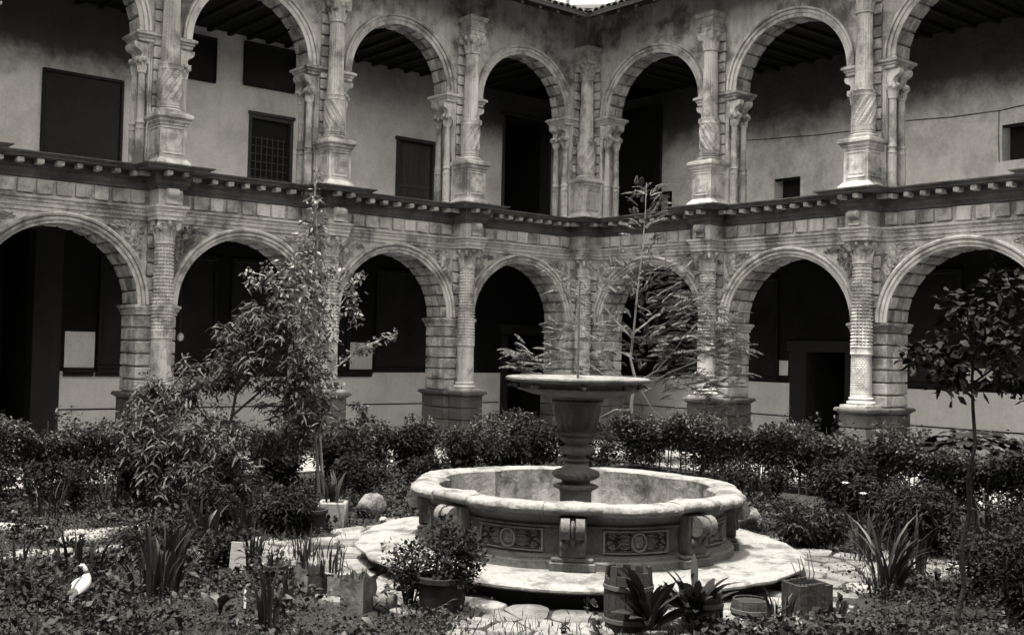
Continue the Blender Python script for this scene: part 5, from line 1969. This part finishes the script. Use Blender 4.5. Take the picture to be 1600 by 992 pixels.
clump(-17.75, -9.9, 18, .45, .2, .035, "dark blades at the left edge beyond the duck", .6, 23)

# ---- white flowers on the right
for (x, y, z, lab) in ((-9.3, -14.0, .92, "white flower, upper one of the pair over the right bed"), (-9.15, -14.15, .80, "white flower, lower one of the pair over the right bed"), (-9.75, -16.0, .38, "white lily bloom near the lower right of the bed")):
    t = empty("white_flower", (x, y, 0))
    tag(t, lab, "flower", "white flowers in the right bed")
    m = MB()
    m.tube([(0, 0, 0), (.01, .01, z * .6), (0, 0, z)], .005, 5)
    obj("stalk", m.mesh("stalk", BLADE), t)
    m = MB()
    for k in range(6):
        a = k * PI / 3
        m.add([(0, 0, z), (.03 * math.cos(a - .4), .03 * math.sin(a - .4), z + .03), (.06 * math.cos(a), .06 * math.sin(a), z + .02), (.03 * math.cos(a + .4), .03 * math.sin(a + .4), z + .03)], [(0, 1, 2, 3)])
    obj("bloom", m.mesh("bloom", WHITEP), t)


# ================================================================== POTS, TINS, BARRELS
def soil_top(root, r, z, square=False):
    m = MB()
    if square:
        m.box(-r, r, -r, r, z - .02, z)
    else:
        m.lathe([(r, z - .02), (r, z), (.01, z + .015)], 16)
    obj("soil", m.mesh("soil", SOIL), root)


def pot_plant(root, n, h, spread, width, z, seed, lean=.5, material=None):
    m = MB()
    blades(m, n, h, spread, width, random.Random(seed), lean, (0, 0, z))
    obj("leaves", m.mesh("leaves", material or BLADE, True, 80), root)


def tin(x, y, s, h, rz, label, plant=None, dent=0.0, m_=None):
    t = empty("tin_can", (x, y, 0), rz)
    tag(t, label, "tin can", "row of square tins on the path")
    rr = random.Random(int(abs(x * 97 + y * 13)))
    m = MB()
    n = 6
    V, F = [], []
    ring = []
    for side in range(4):
        for k in range(n):
            a = -s + 2 * s * k / n
            p = [(a, -s), (s, a), (-a, s), (-s, -a)][side]
            ring.append(p)
    R = len(ring)
    for zi in range(6):
        z = h * zi / 5
        for (px, py) in ring:
            d = 1 + dent * rr.uniform(-1, 1) * .06 + (0.02 if zi in (0, 5) else 0)
            zz = z + (rr.uniform(-.03, .015) * dent if zi == 5 else 0)
            V.append((px * d, py * d, zz))
    for zi in range(5):
        for k in range(R):
            F.append((zi * R + k, zi * R + (k + 1) % R, (zi + 1) * R + (k + 1) % R, (zi + 1) * R + k))
    # folded inner wall
    o = len(V)
    for (px, py) in ring:
        V.append((px * .95, py * .95, h - .08))
    for k in range(R):
        F.append((5 * R + k, 5 * R + (k + 1) % R, o + (k + 1) % R, o + k))
    m.add(V, F)
    obj("can", m.mesh("can", m_ or TIN, True, 30), t)
    soil_top(t, s * .94, h - .07, True)
    if plant:
        pot_plant(t, plant[0], plant[1], s * .7, plant[2], h - .07, int(x * 100) % 50, plant[3] if len(plant) > 3 else .35)
    return t


tin(-15.66, -11.82, .06, .20, .35, "narrow pale tin, second in the row from the left", (8, .3, .012))
tin(-15.64, -12.07, .09, .30, .35, "tall bright tin with a torn corner edge in the row", (14, .38, .014), 1.2)
tin(-15.58, -12.27, .075, .23, .2, "dark square tin right of the torn bright tin", (10, .35, .014), .6, STAVE)
tin(-15.50, -12.42, .075, .23, .7, "small pale tin left of the largest tin", (6, .2, .012), .5)
tin(-15.55, -12.88, .125, .32, .45, "largest square tin, nearest of the row with two faces showing", (12, .18, .014), .9)
# low block beside the largest tin
m = MB()
m.box(-.10, .10, -.08, .08, 0, .16, .02)
t = obj("stone_block", m.mesh("stone_block", ROCK, True, 50), None, (-15.38, -13.08, 0), (0, 0, .2))
tag(t, "low stone block between the largest tin and the potted bush", "stone block")


def round_pot(name, x, y, r0, r1, h, label, material, cat="pot", plant=None, rim=.02, n=28):
    t = empty(name, (x, y, 0))
    tag(t, label, cat)
    m = MB()
    m.lathe([(r0, 0.002), (r0 + (r1 - r0) * .5 + .01, h * .5), (r1, h - .05), (r1 + rim, h - .045), (r1 + rim, h), (r1 - .015, h), (r1 - .03, h - .07)], n, cap=False)
    obj("body", m.mesh("body", material, True, 40), t)
    soil_top(t, r1 - .02, h - .05)
    if plant:
        pot_plant(t, plant[0], plant[1], r1 * .7, plant[2], h - .05, int(abs(x) * 100) % 50, plant[3])
    return t


round_pot("flower_pot", -15.73, -11.60, .075, .10, .22, "dark round pot at the left end of the tin row", POT, plant=(12, .25, .02, .5))
round_pot("flower_pot", -13.75, -8.98, .15, .19, .30, "dark round pot against the pale stone planter", POT, plant=(14, .45, .03, .4))
# stone planter
t = empty("stone_planter", (-13.35, -8.85, 0), math.radians(-38))
tag(t, "pale square stone planter with a sprouting plant left of the fountain", "planter")
m = MB()
for (a, b, c, d) in ((-.19, .19, -.17, -.11), (-.19, .19, .11, .17), (-.19, -.13, -.109, .109), (.13, .19, -.109, .109)):
    m.box(a, b, c, d, 0, .36, .02)
obj("trough", m.mesh("trough", PALES, True, 40), t)
m = MB()
m.box(-.13, .13, -.11, .11, .28, .31)
obj("soil", m.mesh("soil", SOIL), t)
pot_plant(t, 14, .5, .10, .06, .30, 5, .7, LEAF)


def lumpy(name, x, y, r, label, cat, seed, material=ROCK):
    rr = random.Random(seed)
    m = MB()
    V, F = [], []
    n, k_ = 16, 9
    for i in range(k_ + 1):
        ph = PI * i / k_
        for k in range(n):
            a = 2 * PI * k / n
            e = 1 + .13 * math.sin(3 * a + seed) * math.sin(2 * ph) + .10 * math.cos(2 * a + 4 * ph) + rr.uniform(-.04, .04)
            V.append((r[0] * e * math.sin(ph) * math.cos(a), r[1] * e * math.sin(ph) * math.sin(a), r[2] * .85 + r[2] * e * math.cos(ph)))
    for i in range(k_):
        for k in range(n):
            F.append((i * n + k, (i + 1) * n + k, (i + 1) * n + (k + 1) % n, i * n + (k + 1) % n))
    m.add(V, F)
    t = obj(name, m.mesh(name, material, True, 70), None, (x, y, 0))
    tag(t, label, cat)
    return t


lumpy("rock", -12.4, -8.35, (.23, .2, .18), "mossy rough rock right of the pale planter", "rock", 4)
lumpy("rock", -12.55, -8.9, (.07, .06, .05), "small pale stone below the mossy rock", "rock", 7, PALES)
lumpy("rounded_stone", -8.45, -11.95, (.21, .19, .17), "smooth rounded boulder right behind the fountain rim", "rock", 2)
# pale slab and stick on the left
m = MB()
m.box(-.10, .10, -.012, .012, 0, .34, .006)
t = obj("slab", m.mesh("slab", PALES), None, (-15.77, -10.87, 0), (-.25, .05, -.55))
tag(t, "thin pale slab leaning upright beside the narrow blade tuft", "slab")
m = MB()
m.tube([(-.05, -.10, .04), (0, 0, .10), (.05, .09, .17)], [.012, .014, .011], 6)
t = obj("stick", m.mesh("stick", PALES), None, (-16.45, -12.35, 0))
tag(t, "short pale stick lying in the ground cover left of the sword leaves", "stick")

# potted bush before the fountain
round_pot("flower_pot", -15.0, -13.45, .19, .23, .36, "large dark pot holding the bush in front of the fountain step", POT)
b_ = bush("potted_bush", -15.0, -13.45, .92, .46, "leafy bush growing from the dark pot before the fountain step", 2600, LEAFD, leaf=.065)
b2 = bush("flowering_bush", -15.12, -13.1, .72, .26, "light leafed bush at the left of the potted bush", 900, LEAF, leaf=.05)


def barrel(x, y, r, h, label, broken=False, hoops=2, seed=0, cat="barrel"):
    t = empty("wooden_barrel", (x, y, 0), random.Random(seed).random())
    tag(t, label, cat)
    rr = random.Random(seed)
    n = 16
    for k in range(n):
        a0, a1 = 2 * PI * k / n + .012, 2 * PI * (k + 1) / n - .012
        hh = h * (rr.uniform(.80, 1.03) if broken else rr.uniform(.985, 1.01))
        m = MB()
        V, F = [], []
        rows = 5
        for i in range(rows + 1):
            z = hh * i / rows
            q = r * (1 + .09 * math.sin(PI * min(1, z / h)))
            for (a, d) in ((a0, 0), (a1, 0), (a1, -.018), (a0, -.018)):
                V.append(((q + d) * math.cos(a), (q + d) * math.sin(a), z))
        for i in range(rows):
            for c in range(4):
                F.append((i * 4 + c, i * 4 + (c + 1) % 4, i * 4 + 4 + (c + 1) % 4, i * 4 + 4 + c))
        F.append((rows * 4, rows * 4 + 1, rows * 4 + 2, rows * 4 + 3))
        m.add(V, F)
        obj("stave", m.mesh("stave", STAVE), t)
    for z in ([h * .2, h * .68] if hoops == 2 else [h * .5]):
        m = MB()
        q = r * (1 + .09 * math.sin(PI * z / h)) + .004
        m.lathe([(q, z - .02), (q + .005, z - .018), (q + .005, z + .018), (q, z + .02)], 32, cap=False)
        obj("hoop", m.mesh("hoop", IRON), t)
    soil_top(t, r * .97, h * (.72 if broken else .90))
    return t


barrel(-14.0, -14.85, .20, .60, "broken wooden barrel with uneven staves in front of the fountain", True, 2, 3)
b_ = barrel(-13.42, -15.2, .17, .37, "smaller wooden tub with earth right of the broken barrel", False, 2, 4, "tub")
barrel(-12.72, -15.2, .165, .20, "low round wooden tub with a little plant in the lower right foreground", False, 1, 5, "tub")
# wooden box
t = empty("wooden_box", (-11.95, -15.28, 0), math.radians(-20))
tag(t, "rough wooden plant box at the right end of the pots", "box")
for (a, b, c, d) in ((-.19, .19, -.15, -.13), (-.19, .19, .13, .15)):
    for k in range(4):
        w_ = (b - a) / 4
        block("board", t, a + k * w_ + .002, a + (k + 1) * w_ - .002, c, d, 0.003, .29 + .01 * ((k * 7) % 3 - 1), STAVE, b=.004)
for x in (-.18, .18):
    for k in range(3):
        w_ = .26 / 3
        block("board", t, x - .01, x + .01, -.128 + k * w_, -.13 + (k + 1) * w_, .003, .28, STAVE, b=.004)
m = MB()
m.box(-.168, .168, -.128, .128, .2, .235)
obj("soil", m.mesh("soil", SOIL), t)
m = MB()
for k in range(5):
    m.tube([(-.1 + .04 * k, .02, .23), (-.12 + .05 * k, .0, .36), (-.16 + .05 * k + .03 * (k % 2), .03, .47 + .03 * k)], [.006, .005, .003], 5)
obj("twigs", m.mesh("twigs", BARK), t)


# broad dark leaves between barrel and tub
def broad_rosette(x, y, n, L, W, label, z0=.05, seed=0, material=LEAFD):
    base = (x, y, 0)
    an = rng.random(n) * 2 * PI
    P = np.stack([.05 * np.cos(an), .05 * np.sin(an), np.full(n, z0) + rng.random(n) * .22], 1)
    D = np.stack([np.cos(an), np.sin(an), rng.uniform(.5, 2.2, n)], 1)
    V, F = leaf_arrays(P, D, rng.uniform(.6, 1.1, n) * L, rng.uniform(.7, 1.1, n) * W, .25, .35, 5, .25)
    t = obj("broadleaf_rosette", np_mesh("broadleaf_rosette", V, F, material or GLOSS), None, base)
    tag(t, label, "plant")
    return t


broad_rosette(-14.0, -15.1, 36, .60, .10, "dark glossy broad-leaved plant before the broken barrel", .05, 1)
broad_rosette(-13.58, -15.25, 30, .52, .085, "dark broad-leaved plant between the broken barrel and the small tub", .08, 2)
broad_rosette(-16.9, -12.75, 14, .24, .08, "small broad-leaved plant in the left foreground", .02, 3, BLADE)

# ================================================================== DUCK
dk = empty("duck", (-17.5, -11.3, 0.0), 0)
cf = Vector((.34, .94, 0)).normalized()
cr = Vector((.94, -.34, 0)).normalized()
hd = (cf * .86 + cr * .50).normalized()
dk.rotation_euler = (0, math.radians(-14), math.atan2(hd.y, hd.x))
dk.scale = (.64, .64, .64)
dk.location = (-17.59, -11.30, .05)
dk["label"] = "white and dark duck seen from behind, its head turned to the left"
dk["category"] = "duck"
m = MB()
# one continuous body: tail, rump, back, breast, neck, head  (x forward, y left)
spine = [(-.33, 0, .15, .012, .05), (-.28, 0, .16, .025, .07), (-.20, 0, .175, .055, .085), (-.10, 0, .19, .085, .105), (.02, 0, .20, .10, .115), (.12, 0, .215, .092, .105), (.185, .005, .25, .065, .07), (.205, .012, .30, .042, .044), (.205, .022, .345, .036, .036), (.205, .035, .385, .037, .035), (.205, .055, .41, .040, .036), (.205, .085, .412, .034, .032), (.205, .112, .405, .018, .018), (.205, .122, .402, .004, .004)]
V, F = [], []
n = 14
for i, (x, y, z, rz_, ry) in enumerate(spine):
    p0, p1 = Vector(spine[max(0, i - 1)][:3]), Vector(spine[min(len(spine) - 1, i + 1)][:3])
    d = (p1 - p0).normalized()
    sd = Vector((0, 1, 0)) if abs(d.y) < .7 else Vector((-1, 0, 0))
    up_ = d.cross(sd).normalized() * -1
    sd = up_.cross(d).normalized()
    for k in range(n):
        a = 2 * PI * k / n
        q = Vector((x, y, z)) + sd * ry * math.cos(a) + up_ * rz_ * math.sin(a)
        V.append(tuple(q))
for i in range(len(spine) - 1):
    for k in range(n):
        F.append((i * n + k, i * n + (k + 1) % n, (i + 1) * n + (k + 1) % n, (i + 1) * n + k))
F.append(tuple(range(n)))
F.append(tuple((len(spine) - 1) * n + k for k in range(n)))
m.add(V, F)
bme = m.mesh("body", DARKF, True, 80)
bme.materials.append(WHITE)
for i, p in enumerate(bme.polygons):
    p.material_index = 1 if (i // n >= 5 and i // n != 7) else 0
obj("body", bme, dk)
for s in (-1, 1):
    wv = MB()
    V, F = [], []
    for i in range(9):
        t = i / 8
        x = .13 - t * .30
        for j in range(6):
            u = j / 5
            an = .22 + 1.55 * u
            ff = math.sin(PI * (.14 + .74 * t)) ** .55
            ry, rz_ = .125 * ff, .110 * ff
            zc = .205 - .03 * t
            e = 1.06 + .03 * math.sin(PI * u)
            V.append((x - .05 * u * t, s * ry * e * math.sin(an), zc + rz_ * e * math.cos(an)))
    for i in range(8):
        for j in range(5):
            F.append((i * 6 + j, i * 6 + j + 1, i * 6 + 7 + j, i * 6 + 6 + j))
    wv.add(V, F)
    wo = obj("wing", wv.mesh("wing", WHITE, True, 80), dk)
    md_ = wo.modifiers.new("thick", 'SOLIDIFY')
    md_.thickness = .012
m = MB()
m.add([(.195, .112, .412), (.215, .112, .412), (.216, .165, .398), (.194, .165, .398), (.195, .112, .392), (.215, .112, .392), (.213, .163, .390), (.197, .163, .390)], [(0, 1, 2, 3), (4, 7, 6, 5), (0, 3, 7, 4), (1, 5, 6, 2), (2, 6, 7, 3)])
obj("beak", m.mesh("beak", DARKF), dk)
for s in (-1, 1):
    m = MB()
    m.ellipsoid((.205 + s * .033, .085, .42), (.006, .006, .006), 8, 5)
    obj("eye", m.mesh("eye", FRAME), dk)
    m = MB()
    m.tube([(.0, s * .05, .12), (.01, s * .05, .06), (.0, s * .05, .012)], [.016, .009, .008], 6)
    m.add([(-.02, s * .05 - .008, .008), (.07, s * .05 - .04, .006), (.085, s * .05, .006), (.07, s * .05 + .04, .006)], [(0, 1, 2, 3)])
    obj("leg", m.mesh("leg", BARK), dk)
m = MB()
for k in range(7):
    a = (k - 3) * .13
    m.add([(-.28, .01 * (k - 3), .165), (-.40, .12 * a * 3 - .012 + .0, .15), (-.46, .42 * a, .145), (-.40, .12 * a * 3 + .02, .152)], [(0, 1, 2, 3)])
obj("tail", m.mesh("tail", DARKF), dk)

# ================================================================== GROUND COVER
def in_garden(x, y):
    return (x < -4.3) & (y < -4.2)


N = 260000
x = rng.uniform(-20.5, -5.0, N)
y = rng.uniform(-17.6, -4.3, N)
# denser near the camera
cx, cy = -21.28, -21.606
dist = np.hypot(x - cx, y - cy)
keep = rng.random(N) < np.clip((13.5 / dist) ** 2, .18, 1)
# patchy growth
pat = np.sin(x * 2.3 + np.sin(y * 1.9) * 1.3) + np.sin(y * 2.9 + np.cos(x * 1.7)) + .6 * np.sin(x * 6.1 + y * 4.7)
dF = np.hypot(x - FX, y - FY)
isp = np.zeros(N, bool)
for a, b, w_ in PATHS:
    dx, dy = b[0] - a[0], b[1] - a[1]
    t = np.clip(((x - a[0]) * dx + (y - a[1]) * dy) / (dx * dx + dy * dy), 0, 1)
    isp |= np.hypot(x - a[0] - t * dx, y - a[1] - t * dy) < w_ * (.92 + .10 * pat)
isp |= dF < 3.35 + .15 * pat
keep &= ~(dF < 2.5)
for (qx, qy, qr) in ((-15.70, -11.83, .35), (-15.61, -12.28, .4), (-15.54, -12.97, .45), (-15.77, -10.87, .35)):
    keep &= np.hypot(x - qx, y - qy) > qr
keep &= np.where(isp, (pat > 1.15) & (rng.random(N) < .22), (pat > -1.6) | (rng.random(N) < .35))
x, y, pat, isp = x[keep], y[keep], pat[keep], isp[keep]
n = len(x)
hgt = np.where(isp, .05, .06 + .09 * np.clip(pat + 1, 0, 3)) * rng.random(n)
P = np.stack([x, y, hgt + .004], 1)
D = dirs_random(n, .45)
pt2 = np.sin(x * 3.7 + 2 * np.sin(y * 2.3)) * np.sin(y * 3.1 + 1.5 * np.cos(x * 2.9))
sz = rng.uniform(.025, .06, n) * np.where(isp, .7, 1) * np.where(pt2 > .35, 1.9, np.where(pt2 < -.3, .75, 1.0))
V, F = leaf_arrays(P, D, sz, sz * .55, .1, .2, 1, .8)
gc = obj("ground_cover", np_mesh("ground_cover", V, F, COVER))
kind(gc, "stuff", "low leafy ground cover filling the garden beds")
# taller weeds standing out of the cover
parts = []
wr = random.Random(21)
cnt = 0
while cnt < 520:
    x0, y0 = wr.uniform(-19.5, -6.5), wr.uniform(-17.3, -5.5)
    if paved(x0, y0, .05) and wr.random() > .06:
        continue
    cnt += 1
    hh, k = wr.uniform(.10, .38), wr.randint(10, 26)
    ax = np.array([wr.uniform(-.5, .5), wr.uniform(-.5, .5), 1.0])
    ss = rng.random((k, 1)) * hh
    P = np.array([x0, y0, .01]) + ss * ax + rng.normal(0, .03, (k, 3))
    P[:, 2] = np.maximum(P[:, 2], .01)
    big = wr.uniform(.04, .13)
    parts.append(leaf_arrays(P, dirs_random(k, .25), rng.uniform(.6, 1.1, k) * big, rng.uniform(.2, .5) * big, .35, .2, 2, .8))
V, F = join_arrays(parts)
kind(obj("weeds", np_mesh("weeds", V, F, BLADE)), "stuff", "taller weeds standing in the garden beds")
# thin grass
N = 26000
x = rng.uniform(-19.5, -8.0, N)
y = rng.uniform(-17.3, -6.0, N)
pat = np.sin(x * 1.3 + 1) + np.sin(y * 1.7 + .4 * x)
dF = np.hypot(x - FX, y - FY)
k = (dF > 2.6) & (pat > .3) & ~((dF < 3.2) & (rng.random(N) < .93))
x, y = x[k], y[k]
n = len(x)
D = rng.normal(0, .35, (n, 3))
D[:, 2] = 1
h_ = rng.uniform(.06, .20, n)
V, F = leaf_arrays(np.stack([x, y, np.full(n, .002)], 1), D, h_, .010, .15, .1, 2, .9)
gr = obj("grass", np_mesh("grass", V, F, COVER))
kind(gr, "stuff", "thin grass among the ground cover")
